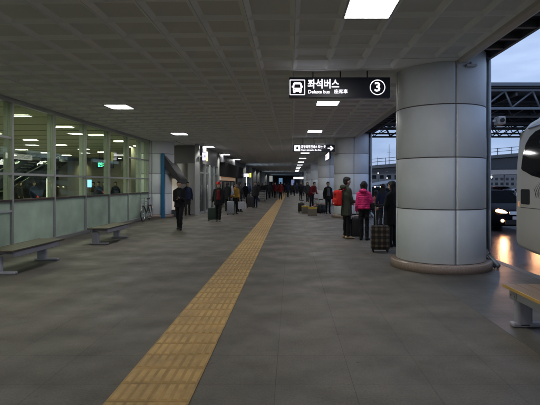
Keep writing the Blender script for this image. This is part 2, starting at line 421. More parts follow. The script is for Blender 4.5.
# tactile paving: 0.3 m tiles with four raised bars each
bm = bmesh.new(); bb_ = bmesh.new(); y = -3.0; k = 0
while y < 100:
    if y < 62:
        for cx in (-1.32, -1.02):
            box(bb_, cx + .0015, cx + .2985, y + .0015, y + .2985, .001, .006)
            for q in range(4):
                x0 = cx + .018 + q * .0725
                v = [bm.verts.new(p) for p in ((x0, y + .018, .006), (x0 + .046, y + .018, .006), (x0 + .046, y + .282, .006), (x0, y + .282, .006),
                                               (x0 + .007, y + .027, .0115), (x0 + .037, y + .027, .0115), (x0 + .037, y + .273, .0115), (x0 + .007, y + .273, .0115))]
                for f in ((4, 5, 6, 7), (0, 1, 5, 4), (1, 2, 6, 5), (2, 3, 7, 6), (3, 0, 4, 7)): bm.faces.new([v[i] for i in f])
        y += .3
    else:
        box(bm, -1.32, -.72, y, y + 1.2, .0015, .008); y += 1.2
struct('tactile_paving_bars', bm, 'tactile'); struct('tactile_paving', bb_, 'tactile_base')

# coffered ceiling
LX0, LX1 = .65, 1.25
LY = [5.56 + 6.5 * k for k in range(-4, 17)]
PX, PY = .6, .65
yo = 5.235
strips = [8.42 + 13.0 * k for k in range(-2, 9)]
bm = bmesh.new()
def quad(a, b, c, d): bm.faces.new([bm.verts.new(p) for p in (a, b, c, d)])
cols = [LX0 + PX * k for k in range(-12, 4)]
nrow0 = int(math.floor((YB + 10 - yo) / PY)); nrow1 = int((YF - yo) / PY)
def lamp_at(x, yc):
    for l in LY:
        if abs(yc - (l + 0.0)) < .33: return True
    return False
for x0 in cols:
    x1 = min(x0 + PX, 2.85)
    if x1 - x0 < .25: continue
    x0 = max(x0, -6.405)
    xm = (x0 + x1) / 2
    lrow = abs(xm - .95) < .1 or abs(xm + 4.45) < .1
    for r in range(nrow0, nrow1):
        y0 = yo + PY * r; y1 = y0 + PY; ym = (y0 + y1) / 2
        if lrow and lamp_at(xm, ym): continue
        instrip = xm > .05 and any(s0 - .2 < ym < s0 + .85 for s0 in strips)
        g = .0015; zf = zc(xm)
        a0, a1, b0, b1 = x0 + g, x1 - g, y0 + g, y1 - g
        nearcol = any(abs(ym - (8.84 + 13 * k)) < 1.15 for k in range(-2, 10)) and xm > 1.85
        nearcol = nearcol or (xm < -5.2 and abs(ym - 21.95) < 1.2)
        if instrip or nearcol:
            quad((a0, b0, zf - .004), (a1, b0, zf - .004), (a1, b1, zf - .004), (a0, b1, zf - .004)); continue
        i1, i2, up = .010, .062, .046
        V = []
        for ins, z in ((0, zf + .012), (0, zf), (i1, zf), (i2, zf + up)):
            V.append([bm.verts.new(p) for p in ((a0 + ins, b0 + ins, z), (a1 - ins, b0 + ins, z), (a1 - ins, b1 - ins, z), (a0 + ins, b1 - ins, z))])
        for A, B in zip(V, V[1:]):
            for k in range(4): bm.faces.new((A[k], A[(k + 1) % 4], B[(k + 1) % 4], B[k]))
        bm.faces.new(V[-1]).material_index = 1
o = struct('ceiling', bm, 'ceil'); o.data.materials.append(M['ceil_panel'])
bm = bmesh.new()
box(bm, -26, 2.84, -16, YF, 3.78, 5.2)
struct('roof_slab', bm, 'ceil_dark')
# edge beam and dark eaves beyond it
bm = bmesh.new()
prism(bm, [(2.852, 3.69), (2.88, 3.645), (2.99, 3.64), (3.04, 3.66), (3.05, 3.9), (2.852, 3.9)], 'y', -16, YF)
struct('ceiling_edge_beam', bm, 'fascia')
t = thing('eaves', 'dark ribbed eaves jutting out beyond the ceiling edge over the kerb', 'eaves', (3.06, 0, 3.9))
bm = bmesh.new(); box(bm, -.006, .62, -16, 118, .08, .5); obj('soffit', bm, 'soffit', t)
bm = bmesh.new(); box(bm, .0, .60, 0, .09, -.02, .078); rib = obj('rib', bm, 'steel_dark', t, (0, -3.0, 0))
for k in range(1, 95):
    q = rib.copy(); COL.objects.link(q); q.parent = t; q.location = (0, -3.0 + .55 * k, 0)
bm = bmesh.new(); y = 49.3
while y < 117:
    box(bm, .0, .60, y, y + .09, -.02, .078); y += .55
tag(obj('far_rib', bm, 'steel_dark', t), kind='stuff')
boxo('gutter', 'steel_dark', t, .602, .66, -16, 118, -.03, .42)

# ceiling lamps
def lamp_proto(w, l, m, z):
    t = thing('ceiling_light', 'x', 'ceiling light')
    bm = bmesh.new()
    a, b = w / 2, l / 2
    for (x0, x1, y0, y1) in ((-a - .025, -a, -b - .025, b + .025), (a, a + .025, -b - .025, b + .025), (-a, a, -b - .025, -b), (-a, a, b, b + .025)):
        box(bm, x0, x1, y0, y1, -.012, .03)
    obj('frame', bm, 'lampframe', t)
    bm = bmesh.new(); box(bm, -a + .001, a - .001, -b + .001, b - .001, .0, .028); obj('diffuser', bm, m, t)
    return t
place_words = ['nearest', 'second', 'third', 'fourth', 'fifth', 'sixth', 'seventh', 'eighth', 'ninth', 'tenth', 'eleventh', 'twelfth', 'thirteenth', 'fourteenth', 'fifteenth', 'sixteenth', 'seventeenth']
first = None
for row, X in (('right-hand', .95), ('left-hand', -4.45)):
    n = 0
    for y in LY:
        if (row == 'left-hand' and y > 41) or y > 78: continue
        if first is None: first = lamp_proto(.55, .60, 'lamp', 0); o = first
        else: o = copy_tree(first)
        if y < 4.5 or (row == 'left-hand' and y < 11): lab = 'square ceiling light behind the viewer, out of the photo, in the %s row' % row
        else:
            lab = '%s square white light of the %s row in the coffered ceiling' % (place_words[min(n, 16)], row); n += 1
        place(o, (X, y, zc(X)), 0, lab, 'square lights in the coffered ceiling')

# pillars
def pillar_proto(h, name='round_pillar', rot=0.0, zs=(.148, 1.10, 2.015, 2.94)):
    t = thing(name, 'x', 'pillar')
    r = .813
    bm = bmesh.new(); zz = list(zs) + [h]
    for i in range(len(zz) - 1):
        a, b = zz[i] + .009, zz[i + 1] - .009
        for q in range(4):
            aa = rot + q * math.pi / 2 + .011; ab = rot + (q + 1) * math.pi / 2 - .011
            rings = lathe(bm, [(r - .02, a), (r - .004, a), (r, a + .004), (r, b - .004), (r - .004, b), (r - .02, b)], 28, aa, ab)
            for side in (0, -1):
                bm.faces.new([rg[side] for rg in rings])
    obj('cladding', bm, 'panel', t)
    bm = bmesh.new(); lathe(bm, [(r - .014, .1), (r - .014, h)], 48); obj('joint_backing', bm, 'joint', t)
    bm = bmesh.new()
    rings = lathe(bm, [(r + .02, 0), (.925, 0), (.925, .125), (.915, .142), (.895, .148), (r - .05, .148)], 72)
    obj('plinth', bm, 'granite', t)
    return t
base_rot = R(-88.7)     # one vertical joint 19 degrees right of the side that faces the camera
p0 = pillar_proto(3.95, rot=base_rot)
place(p0, (2.83, 8.84, 0), 0, 'big round grey panelled pillar in the right foreground on a pink granite plinth', 'round panelled pillars')
plabs = {1: 'second round grey pillar on the right, behind the people waiting', 2: 'third pillar on the right, behind the man in a dark suit',
         3: 'fourth pillar on the right, mostly hidden behind the third'}
for k in range(-1, 9):
    if k == 0: continue
    o = copy_tree(p0)
    lab = plabs.get(k, 'far round pillar on the right, %s beyond the fourth' % place_words[k - 3].replace('second', 'next but one').replace('nearest', 'next') if k > 3 else 'round pillar behind the viewer, out of the photo')
    place(o, (2.83, 8.84 + 13.0 * k, 0), 0, lab, 'round panelled pillars')
o = copy_tree(p0); place(o, (-6.35, 21.95, 0), 0, 'round grey pillar on the left between the glass wall and the blue post', 'round panelled pillars')

# little bracket on top of the near pillar
bm = bmesh.new(); box(bm, 3.02, 3.2, 7.98, 8.1, 3.575, 3.615, bev=.004); box(bm, 3.1, 3.12, 8.0, 8.3, 3.615, 3.66)
tag(obj('bracket', bm, 'lampframe'), 'small grey bracket under the edge beam on the near pillar', 'bracket')

# downpipes beside the pillars
def downpipe(Y, lab, first=False):
    t = thing('downpipe', lab, 'downpipe', (3.72, Y, 0), 0, 'downpipes beside the pillars')
    bm = bmesh.new()
    tube(bm, [(0, 0, 3.92), (0, 0, .35), (.0, -.02, .22), (.06, -.12, .1), (.10, -.2, .03)], .042, 12)
    obj('pipe', bm, 'pipe', t)
    bm = bmesh.new()
    tube(bm, [(-.075, .02, 3.92), (-.075, .02, .3), (-.06, .0, .18), (.0, -.13, .07), (.03, -.2, .02)], .026, 10)
    obj('conduit', bm, 'pipe_dark', t)
    for z in (.6, 1.7, 2.8):
        bm = bmesh.new(); box(bm, -.12, .055, .03, .075, z, z + .05, bev=.004); obj('clamp', bm, 'steel', t)
    return t
downpipe(8.75, 'grey downpipe with a dark conduit at the right side of the near pillar')
downpipe(21.6, 'thin pipe at the right edge of the second pillar, above the pink jacket')
t = thing('camera_box', 'small grey camera box fixed to the downpipe by the near pillar', 'camera box', (3.82, 8.62, 2.72))
bm = bmesh.new(); box(bm, -.02, .12, -.1, .1, -.075, .075, bev=.02, seg=3); obj('housing', bm, 'lampframe', t)
bm = bmesh.new(); tube(bm, [(.05, -.1, 0), (.05, -.125, 0)], .04, 14); obj('lens', bm, 'tint', t)
bm = bmesh.new(); box(bm, -.085, -.021, -.02, .02, -.02, .02); obj('mount', bm, 'steel', t)

# ================================================================== HANGING SIGNS
def sign(name, lab, X0, X1, z0, z1, Y, rods, th=.12):
    t = thing(name, lab, 'sign', ((X0 + X1) / 2, Y, z0))
    w2 = (X1 - X0) / 2; h = z1 - z0
    bm = bmesh.new(); box(bm, -w2, w2, 0, th, 0, h, bev=.006); obj('housing', bm, 'sign_dark', t)
    zt = zc((X0 + X1) / 2) + .01 - z0
    for x in rods:
        bm = bmesh.new(); tube(bm, [(x, th / 2, h - .005), (x, th / 2, zt)], .011, 8); obj('hanging_rod', bm, 'black_metal', t)
    return t, w2, h
def pictogram(t, x, z, s, y=-.004):
    """a front view of a bus in a square frame, side s, centred on x,z"""
    fr = bmesh.new(); a = s / 2; w_ = s * .045
    outer = rrect(x - a, x + a, z - a, z + a, s * .05); inner = rrect(x - a + w_, x + a - w_, z - a + w_, z + a - w_, s * .03)
    A = [fr.verts.new((p[0], y, p[1])) for p in outer]; B = [fr.verts.new((p[0], y, p[1])) for p in inner]
    for k in range(len(A)): fr.faces.new((A[k], A[(k + 1) % len(A)], B[(k + 1) % len(A)], B[k]))
    obj('pictogram_frame', fr, 'sign_white', t)
    b = bmesh.new(); u = s / 100.0
    prism(b, [(x + px * u, z + pz * u) for px, pz in
              [(-26, -27), (26, -27), (29, -20), (29, 18), (25, 28), (15, 32), (-15, 32), (-25, 28), (-29, 18), (-29, -20)]], 'y', y - .001, y + .003)
    for sx in (-1, 1):
        prism(b, rrect(x + sx * 19 * u - 6 * u, x + sx * 19 * u + 6 * u, z - 36 * u, z - 27.2 * u, 2 * u), 'y', y - .001, y + .003)
        prism(b, rrect(x + sx * 33 * u - 2.4 * u, x + sx * 33 * u + 2.4 * u, z - 2 * u, z + 10 * u, 2 * u), 'y', y - .001, y + .003)
    p = obj('bus_pictogram', b, 'sign_white', t)
    c = bmesh.new()
    prism(c, [(x + px * u, z + pz * u) for px, pz in [(-21, -4), (21, -4), (19, 17), (14, 19), (-14, 19), (-19, 17)]], 'y', y - .003, y - .0015)
    for sx in (-1, 1):
        prism(c, rrect(x + sx * 19 * u - 4 * u, x + sx * 19 * u + 4 * u, z - 19 * u, z - 13 * u, 2.8 * u), 'y', y - .003, y - .0015)
    obj('windscreen', c, 'sign_dark', p)

t, w2, h = sign('hanging_sign', 'dark hanging sign with bus pictogram, Korean lettering and a circled number 3', -.037, 1.835, 3.15, 3.525, 8.6, (-.49, .02, .52))
Z = h / 2
u = 1 / 54.07      # metres per photo pixel at the sign
pictogram(t, -w2 + .155, Z, .285)
text_obj('lettering', '좌석버스', .185, 'sign_white', t, (-w2 + .345, -.003, Z + .052), bold=.0035, sx=.86)
text_obj('lettering', 'Deluxe bus', .088, 'sign_white', t, (-w2 + .35, -.003, Z - .085), bold=.0012, sx=1.0)
text_obj('lettering', '座席車', .086, 'sign_white', t, (-w2 + .83, -.003, Z - .082), bold=.0, sx=1.0)
bm = bmesh.new(); cx, r0, r1 = w2 - .235, .128, .142
A = [bm.verts.new((cx + r0 * math.cos(a * math.pi / 24), -.004, Z + r0 * math.sin(a * math.pi / 24))) for a in range(48)]
B = [bm.verts.new((cx + r1 * math.cos(a * math.pi / 24), -.004, Z + r1 * math.sin(a * math.pi / 24))) for a in range(48)]
for k in range(48): bm.faces.new((A[k], A[(k + 1) % 48], B[(k + 1) % 48], B[k]))
obj('number_ring', bm, 'sign_white', t)
text_obj('number', '3', .23, 'sign_white', t, (cx, -.003, Z), bold=.005, align='CENTER', sx=1.1)

t, w2, h = sign('hanging_sign', 'smaller far hanging sign with white lettering and an arrow pointing right', .10, 1.97, 3.0, 3.32, 20.9, (-.5, .0, .5))
Z = h / 2
bm = bmesh.new(); prism(bm, rrect(-w2 + .05, -w2 + .31, Z - .13, Z + .13, .02), 'y', -.004, .001); pf = obj('pictogram_plate', bm, 'sign_white', t)
bm = bmesh.new(); prism(bm, rrect(-w2 + .13, -w2 + .23, Z - .06, Z + .05, .02), 'y', -.007, -.0045)
prism(bm, rrect(-w2 + .155, -w2 + .205, Z + .06, Z + .1, .018), 'y', -.007, -.0045); obj('figure', bm, 'sign_dark', pf)
text_obj('lettering', '공항리무진버스 타는 곳', .15, 'sign_white', t, (-w2 + .35, -.003, Z + .055), bold=.002, sx=.76)
text_obj('lettering', 'Airport Limousine Bus Stop', .092, 'sign_white', t, (-w2 + .35, -.003, Z - .082), bold=.001, sx=.88)
bm = bmesh.new(); ax = w2 - .19
prism(bm, [(ax - .13, Z - .02), (ax + .03, Z - .02), (ax - .03, Z - .085), (ax + .025, Z - .105), (ax + .13, Z), (ax + .025, Z + .105), (ax - .03, Z + .085), (ax + .03, Z + .02), (ax - .13, Z + .02)], 'y', -.004, .001)
obj('arrow', bm, 'sign_white', t)
# side-on sign that faces the walkway
t = thing('side_sign', 'white lettered sign seen edge-on beside the second pillar, below the arrow sign', 'sign', (2.0, 25.6, 2.88))
bm = bmesh.new(); box(bm, 0, .1, -1.2, 1.4, 0, .36, bev=.006); obj('housing', bm, 'sign_dark', t)
bm = bmesh.new(); box(bm, -.004, -.001, -1.15, 1.35, .03, .33)
obj('lit_face', bm, 'sign_white', t)
text_obj('lettering', '버스승차장 Bus', .26, 'sign_dark', t, (-.006, 1.2, .18), rot=(R(90), 0, R(-90)), bold=.002, sx=1.0)
for y in (-.9, 1.1):
    bm = bmesh.new(); tube(bm, [(.05, y, .35), (.05, y, .8)], .012, 8); obj('hanging_rod', bm, 'black_metal', t)

# ================================================================== BENCHES
def bench_proto(woodm='wood_dark'):
    """origin: floor centre, long axis along y, 1.9 m long, 0.5 m wide"""
    t = thing('bench', 'x', 'bench')
    L_, W_ = .89, .25
    for i in range(4):
        x0 = -W_ + i * .12533
        bm = bmesh.new(); box(bm, x0, x0 + .1235, -L_, L_, .398, .428, bev=.006); obj('slat', bm, woodm, t)
    bm = bmesh.new(); box(bm, -W_ - .013, -W_ - .001, -L_, L_, .395, .430, bev=.004); box(bm, W_ + .001, W_ + .013, -L_, L_, .395, .430, bev=.004); obj('edge_strip', bm, 'wood_lit' if woodm == 'wood' else 'wood_dark', t)
    bm = bmesh.new()
    box(bm, -W_ + .03, -W_ + .075, -L_ + .12, L_ - .12, .30, .397, bev=.004)
    box(bm, W_ - .075, W_ - .03, -L_ + .12, L_ - .12, .30, .397, bev=.004)
    for y in (-.7, 0, .7): box(bm, -W_ + .0755, W_ - .0755, y - .02, y + .02, .345, .396)
    obj('frame', bm, 'bench_steel', t)
    for y in (-.72, .72):
        bm = bmesh.new()
        prism(bm, rrect(-.205, -.02, y - .05, y + .05, .045, 5), 'z', .022, .30)
        for f in bm.faces: f.smooth = False
        obj('leg', bm, 'bench_steel', t)
        bm = bmesh.new(); box(bm, -W_ + .005, W_ - .03, y - .05, y + .05, 0, .05, bev=.018, seg=3); obj('foot_bar', bm, 'bench_steel', t)
    for y in (-.72, .72):
        bm = bmesh.new(); box(bm, -W_ + .02, -W_ + .029, y - .07, y + .07, .29, .385, bev=.002)
        for k in (-.04, .04): tube(bm, [(-W_ + .021, y + k, .335), (-W_ + .012, y + k, .335)], .009, 8)
        obj('bolt_plate', bm, 'steel', t)
    return t
b0 = bench_proto(); place(b0, (-4.93, 8.7, 0), 0, 'nearer bench by the glass wall, cut by the left edge of the photo', 'benches on the pavement')
o = copy_tree(b0); place(o, (-4.90, 12.65, 0), 0, 'further of the two benches along the glass wall', 'benches on the pavement')
b1 = bench_proto('wood'); place(b1, (2.64, 4.34, 0), 0, 'bench with a varnished wooden seat in the right foreground near the bus', 'benches on the pavement')

# ================================================================== LEFT GLASS WALL
WX = -6.5
t = thing('glass_wall', 'long greenish glass wall with grey mullions, frosted below the dark rail', 'glass wall', (WX, 0, 0))
ms = [10.8 - 1.92 * k for k in range(12, 0, -1)] + [10.8, 12.73, 14.65, 16.57, 18.5, 20.0, 21.1]
ztop = 3.42
for y in ms:
    bm = bmesh.new(); box(bm, -.06, .05, y - .035, y + .035, .1, ztop, bev=.004); obj('mullion', bm, 'grey_frame', t)
    if y > 3:
        bm = bmesh.new(); box(bm, -.165, -.065, y - .03, y + .03, .0, 3.5, bev=.004); obj('inner_fin', bm, 'white_frame', t)
for a, b in zip(ms, ms[1:]):
    ya, yb = a + .036, b - .036
    boxo('clear_pane', 'glass', t, -.005, .003, ya, yb, 1.19, ztop - .005)
    boxo('frosted_pane', 'frost', t, -.005, .003, ya, yb, .105, 1.15)
    boxo('transom', 'grey_frame', t, -.05, .04, ya, yb, 1.755, 1.81)
    boxo('rail', 'rail', t, -.06, .048, ya, yb, 1.14, 1.19)
    if a < 10 or a > 18.2:
        boxo('door_head', 'grey_frame', t, -.05, .035, ya, yb, 2.59, 2.645)
    if a < 10: boxo('push_rail', 'white_frame', t, -.05, .04, ya, yb, .90, .95)
boxo('top_frame', 'grey_frame', t, -.08, .09, ms[0], 21.1, ztop, 3.56)
boxo('base_kerb', 'grey_wall', t, -.12, .10, ms[0], 21.1, .001, .10, bev=.006)

# hall behind the glass
bm = bmesh.new(); box(bm, -27, WX - .13, -14, 40, 3.58, 3.77); struct('hall_ceiling', bm, 'hall_ceil')
bm = bmesh.new()
for k in range(30):
    box(bm, -26, WX - .15, -13 + k * 1.8, -13 + k * 1.8 + .03, 3.565, 3.579)
o = struct('hall_ceiling_joint', bm, 'hall_wall')
bm = bmesh.new(); box(bm, -26, WX - .12, -14, 40, .002, .006); struct('hall_floor', bm, 'hall_floor')
def wall(name, lab, m, *b):
    return tag(boxo(name, m, None, *b), lab, 'wall')
wall('hall_side_wall', 'dark far side wall of the hall behind the glass', 'grey_wall', -26.2, -26, -14, 40.5, 0, 3.6)
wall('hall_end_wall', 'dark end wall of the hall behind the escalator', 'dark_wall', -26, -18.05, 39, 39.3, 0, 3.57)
wall('brown_panel_wall', 'brown wall with a wall light seen through the glass left of the green clock', 'hall_wall', -18.0, -11.9, 36.0, 36.3, 0, 3.35)
wall('hall_right_wall', 'pale wall at the end of the hall right of the green clock', 'grey_wall', -11.85, -6.6, 38.0, 38.3, 0, 3.57)
wall('hall_rear_wall', 'rear wall of the hall behind the viewer, out of the photo', 'grey_wall', -26, -6.7, -14.3, -14, 0, 3.6)
first = None; n = 0
for X in (-8.0, -11.9, -15.8, -19.7, -23.6):
    for k in range(-7, 9):
        y = 13.7 + 2.72 * k + (.0 if X != -11.9 else -.6)
        if y > 35.4 or y < -3: continue
        if first is None:
            first = thing('hall_light', 'x', 'ceiling light')
            bm = bmesh.new()
            for (x0, x1, y0, y1) in ((-.335, -.31, -.125, .125), (.31, .335, -.125, .125), (-.31, .31, -.125, -.1), (-.31, .31, .1, .125)): box(bm, x0, x1, y0, y1, -.02, .01)
            obj('frame', bm, 'lampframe', first)
            boxo('diffuser', 'inlamp', first, -.309, .309, -.099, .099, -.008, .009); o = first
        else: o = copy_tree(first)
        rowname = {-8.0: 'row nearest the glass', -11.9: 'second row from the glass', -15.8: 'third row from the glass', -19.7: 'fourth row from the glass', -23.6: 'row farthest from the glass'}[X]
        place(o, (X, y, 3.566), 0, 'white hall ceiling light seen through the glass wall, in the ' + rowname, 'hall ceiling lights, ' + rowname)
# sign band over the escalator
t = thing('lit_sign_band', 'long dark band of lit white lettering above the escalator in the hall', 'sign', (-20.6, 35.0, 2.88))
boxo('board', 'sign_dark', t, -3.2, 2.3, 0, .15, 0, .62)
text_obj('lettering', '국내선 출발 Domestic Departures', .44, 'sign_white', t, (-3.1, -.004, .31), bold=.006, sx=.98)
for x in (-2.6, 0, 2.0): boxo('hanger', 'black_metal', t, x - .02, x + .02, .05, .09, .621, .68)
# escalator rising to the right
def escalator(X, Y, lab):
    t = thing('escalator', lab, 'escalator', (X, Y, 0), 0, 'escalators in the hall')
    run, rise = 4.6, 3.4
    for y in (-.62, .62):
        bm = bmesh.new(); prism(bm, [(-.8, .02), (0, .02), (run, rise - .25), (run, rise + .05), (0, .32), (-.8, .32)], 'y', y - .07, y + .07); obj('side_panel', bm, 'dark_wall', t)
        bm = bmesh.new(); prism(bm, [(-.6, .33), (0, .33), (run, rise + .06), (run, rise + .14), (run - .3, rise + .13), (0, 1.0), (-.6, 1.0)], 'y', y - .008, y + .008); obj('balustrade', bm, 'glass', t)
        bm = bmesh.new(); tube(bm, [(-.85, y, .75), (-.75, y, 1.0), (0, y, 1.03), (run, y, rise + .17)], .045, 8); obj('handrail', bm, 'steel', t)
    bm = bmesh.new(); n_ = 20
    for k in range(n_):
        box(bm, k * run / n_, (k + 1) * run / n_ + .01, -.54, .54, max(.03, k * rise / n_ - .1), .1 + k * rise / n_)
    obj('step', bm, 'steel_dark', t)
    return t
escalator(-21.6, 31.0, 'nearer escalator rising to the right behind the glass wall')
escalator(-20.9, 33.4, 'further escalator below the lit lettering band')
# wall lamp panel (tall white)
t = thing('light_panel', 'tall narrow glowing white panel seen through the second glass bay', 'lit panel', (-15.6, 30, .0))
boxo('casing', 'lampframe', t, -.2, .2, 0, .14, 0, 1.95)
boxo('lit_face', emat('white_panel', (1, 1, .95), 2.2), t, -.15, .15, -.006, -.001, .55, 1.9)
# wall light on the brown wall
sp = bpy.data.lights.new('wall_light', 'SPOT'); sp.energy = 45; sp.spot_size = R(80); sp.spot_blend = .9; sp.color = (1, .95, .6); sp.shadow_soft_size = .1
t = thing('wall_light', 'wall light making a pale glow on the brown hall wall', 'wall light', (-16.1, 35.85, 3.25))
boxo('fitting', 'lampframe', t, -.12, .12, -.1, .14, .1, .22)
lo = bpy.data.objects.new('bulb', sp); COL.objects.link(lo); lo.parent = t; lo.location = (0, -.35, .05); lo.rotation_euler = (R(35), 0, 0)
# green clock
t = thing('digital_clock', 'digital clock with green figures hanging in the hall behind the glass', 'clock', (-10.95, 27.0, 2.46))
bm = bmesh.new(); box(bm, -.34, .62, 0, .12, 0, .42, bev=.008); obj('housing', bm, 'sign_dark', t)
for x in (-.2, .45): 
    bm = bmesh.new(); tube(bm, [(x, .06, .41), (x, .06, 1.1)], .012, 6); obj('hanging_rod', bm, 'black_metal', t)
SEG = {'0': 'abcdef', '9': 'abcfgd', '3': 'abcdg', '7': 'abc', '1': 'bc'}
def seg7(ch, x, z, w_, h_, bm):
    th = .026
    S = {'a': (x, x + w_, z + h_ - th, z + h_), 'g': (x, x + w_, z + h_ / 2 - th / 2, z + h_ / 2 + th / 2), 'd': (x, x + w_, z, z + th),
         'f': (x - th * .3, x + th, z + h_ / 2 + .01, z + h_ - .01), 'b': (x + w_ - th, x + w_ + th * .3, z + h_ / 2 + .01, z + h_ - .01),
         'e': (x - th * .3, x + th, z + .01, z + h_ / 2 - .01), 'c': (x + w_ - th, x + w_ + th * .3, z + .01, z + h_ / 2 - .01)}
    for k in SEG[ch]: a = S[k]; box(bm, a[0], a[1], -.006, -.001, a[2], a[3])
bm = bmesh.new()
seg7('0', -.235, .09, .095, .23, bm); seg7('9', -.105, .09, .095, .23, bm); seg7('3', .135, .09, .095, .23, bm)
for z in (.15, .25): box(bm, .045, .072, -.006, -.001, z, z + .03)
obj('figures', bm, 'green_led', t)
# dark kiosk with blue screen beyond the third bay
t = thing('counter_kiosk', 'dark counter with a small blue screen seen through the third glass bay', 'kiosk', (-11.9, 27.5, 0))
boxo('counter', 'dark_wall', t, -.6, 2.6, 0, .7, 0, 1.05, bev=.01)
boxo('screen', emat('blue_screen', (.1, .45, 1), 1.4), t, -.14, .08, -.0, .06, 1.36, 1.80)
boxo('screen_stand', 'black_metal', t, -.07, -.03, .02, .05, 1.05, 1.399)
# ================================================================== LEFT FRONTAGE BEYOND THE GLASS WALL
t = thing('bulkhead_wall', 'dark grey bulkhead over the recessed opening beside the blue post', 'wall', (0, 24.0, 0))
boxo('upper_wall', 'grey_wall', t, -7.3, -4.76, 0, .4, 2.62, 3.54)
boxo('pier', 'pale_stone', t, -5.32, -4.76, 0, .4, 0, 2.619)
boxo('side_pier', 'grey_wall', t, -7.3, -6.15, 0, .4, 0, 2.619)
t = thing('recess', 'lit recess with a pale ceiling behind the walking man', 'recess', (0, 24.4, 0))
boxo('back_wall', 'hall_wall', t, -6.2, -4.8, 5.0, 5.2, 0, 3.0)
boxo('recess_ceiling', 'hall_ceil', t, -6.6, -4.8, .01, 5.0, 2.95, 3.05)
boxo('side_wall', 'grey_wall', t, -6.8, -6.6, .01, 5.0, 0, 3.05)
boxo('ceiling_lamp', 'inlamp', t, -5.9, -5.5, 1.2, 1.35, 2.93, 2.948)
boxo('ceiling_lamp', 'inlamp', t, -5.9, -5.5, 3.2, 3.35, 2.93, 2.948)
# blue post with sloping dark canopy
t = thing('blue_post_canopy', 'bright blue post carrying a steep dark canopy beside the left pillar', 'canopy', (-5.83, 21.2, 0))
bm = bmesh.new(); box(bm, -.08, .08, -.10, .10, 0, 2.95, bev=.03, seg=3); obj('post', bm, 'blue', t)
bm = bmesh.new(); prism(bm, [(.082, 2.84), (.78, 1.80), (.78, 1.55), (.50, 1.85), (.082, 2.35)], 'y', -.06, 1.3); obj('sloping_canopy', bm, 'soffit', t)
bm = bmesh.new(); box(bm, .085, .62, .55, .60, .35, 1.8); obj('lit_panel', bm, emat('dim_cream_panel', (1, .85, .62), .09), t)
bm = bmesh.new(); box(bm, .10, .16, .42, .5, .9, 1.45, bev=.01); obj('warm_tube', bm, 'warm_lit', t)
bm = bmesh.new(); box(bm, .082, .7, .5, .66, .0, .34, bev=.01); obj('base_box', bm, 'dark_wall', t)

# long glazed frontage with white posts at X = -4.5
FX = -4.62
t = thing('glazed_frontage', 'glazed entrance frontage with pale posts running down the left side', 'shop front', (FX, 0, 0))
boxo('fascia', 'grey_wall', t, -.3, -.02, 24.41, 30.2, 2.62, 3.55)
ys = [23.2, 24.9, 26.4, 27.9, 29.6]
for y in ys:
    boxo('post', 'white_frame', t, -.16, .06, y - .07, y + .07, 0, 2.62 if 24 < y < 29 else 3.55)
for a, b in zip(ys, ys[1:]):
    boxo('glass_pane', 'glass_clear', t, -.06, -.05, a + .071, b - .071, .12, 2.55)
    boxo('kick_rail', 'white_frame', t, -.09, -.01, a + .071, b - .071, .0, .12)
    boxo('transom', 'white_frame', t, -.09, -.01, a + .071, b - .071, 2.1, 2.17)
    bm = bmesh.new(); tube(bm, [(.0, (a + b) / 2, .8), (.0, (a + b) / 2, 1.5)], .02, 8); obj('door_handle', bm, 'steel', t)
wall('entrance_back_wall', 'dim wall inside the glazed entrance', 'hall_wall', -8.6, -8.4, 24.4, 31, 0, 3.5)
boxo('ceiling_lamp', 'inlamp', t, -2.4, -1.8, 26, 26.12, 3.40, 3.42)
# shop with orange fascia
t = thing('shop_front', 'shop with a black fascia and an orange lit band beyond the entrance', 'shop front', (FX, 30.4, 0))
boxo('black_fascia', 'c_black', t, -.4, .3, .1, 11.5, 2.05, 2.98)
boxo('orange_band', 'orange_lit', t, -.35, .02, .1, 8.0, 1.80, 2.049)
for k, y in enumerate((.2, 2.2, 4.2, 6.2, 8.2, 10.2)):
    boxo('post', 'white_frame', t, -.1, .04, y, y + .1, 0, 1.719 if y < 8 else 2.049)
boxo('shop_glass', 'glass_clear', t, -.06, -.05, .3, 11.0, .1, 1.719)
boxo('back_shelf', 'hall_wall', t, -1.6, -1.4, .2, 11.4, 0, 2.9)
boxo('lit_shelf', emat('shop_light', (.85, .9, .5), .35), t, -1.39, -1.36, .4, 6.6, 1.0, 1.7)
boxo('upper_wall', 'dark_wall', t, -.6, -.02, .1, 11.5, 2.99, 3.55)
# far wall with posts
t = thing('far_frontage', 'dark far frontage with a row of pale lit posts vanishing down the left side', 'building front', (FX, 42, 0))
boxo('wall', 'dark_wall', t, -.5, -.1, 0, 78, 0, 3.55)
for k in range(12):
    y = 3 + 6.5 * k
    boxo('post', 'white_frame', t, -.099, .22, y, y + .4, 0, 3.55)
    if k % 2 == 0: boxo('window', 'cool_lit' if k % 4 == 0 else 'tint', t, -.099, -.08, y + 1.2, y + 4.6, 1.0, 2.4)
# downlights that wash the posts
for i, (x, y, en) in enumerate(((-4.35, 22.95, 34), (-4.35, 29.35, 34), (-4.2, 44.7, 14), (-4.2, 57.7, 16), (-4.2, 64.2, 16), (-4.2, 83.7, 20))):
    L_ = bpy.data.lights.new('post_light', 'SPOT'); L_.energy = en; L_.spot_size = R(95); L_.spot_blend = .8; L_.color = (1, .97, .88); L_.shadow_soft_size = .05
    t = thing('downlight', '%s downlight washing a pale post on the left side' % place_words[i], 'downlight', (x, y, 3.545), 0, 'downlights above the pale posts')
    bm = bmesh.new(); tube(bm, [(0, 0, .03), (0, 0, -.05)], .06, 14); obj('can', bm, 'lampframe', t)
    o = bpy.data.objects.new('bulb', L_); COL.objects.link(o); o.parent = t; o.location = (0, -.12, -.09); o.rotation_euler = (R(25), R(-8), 0)
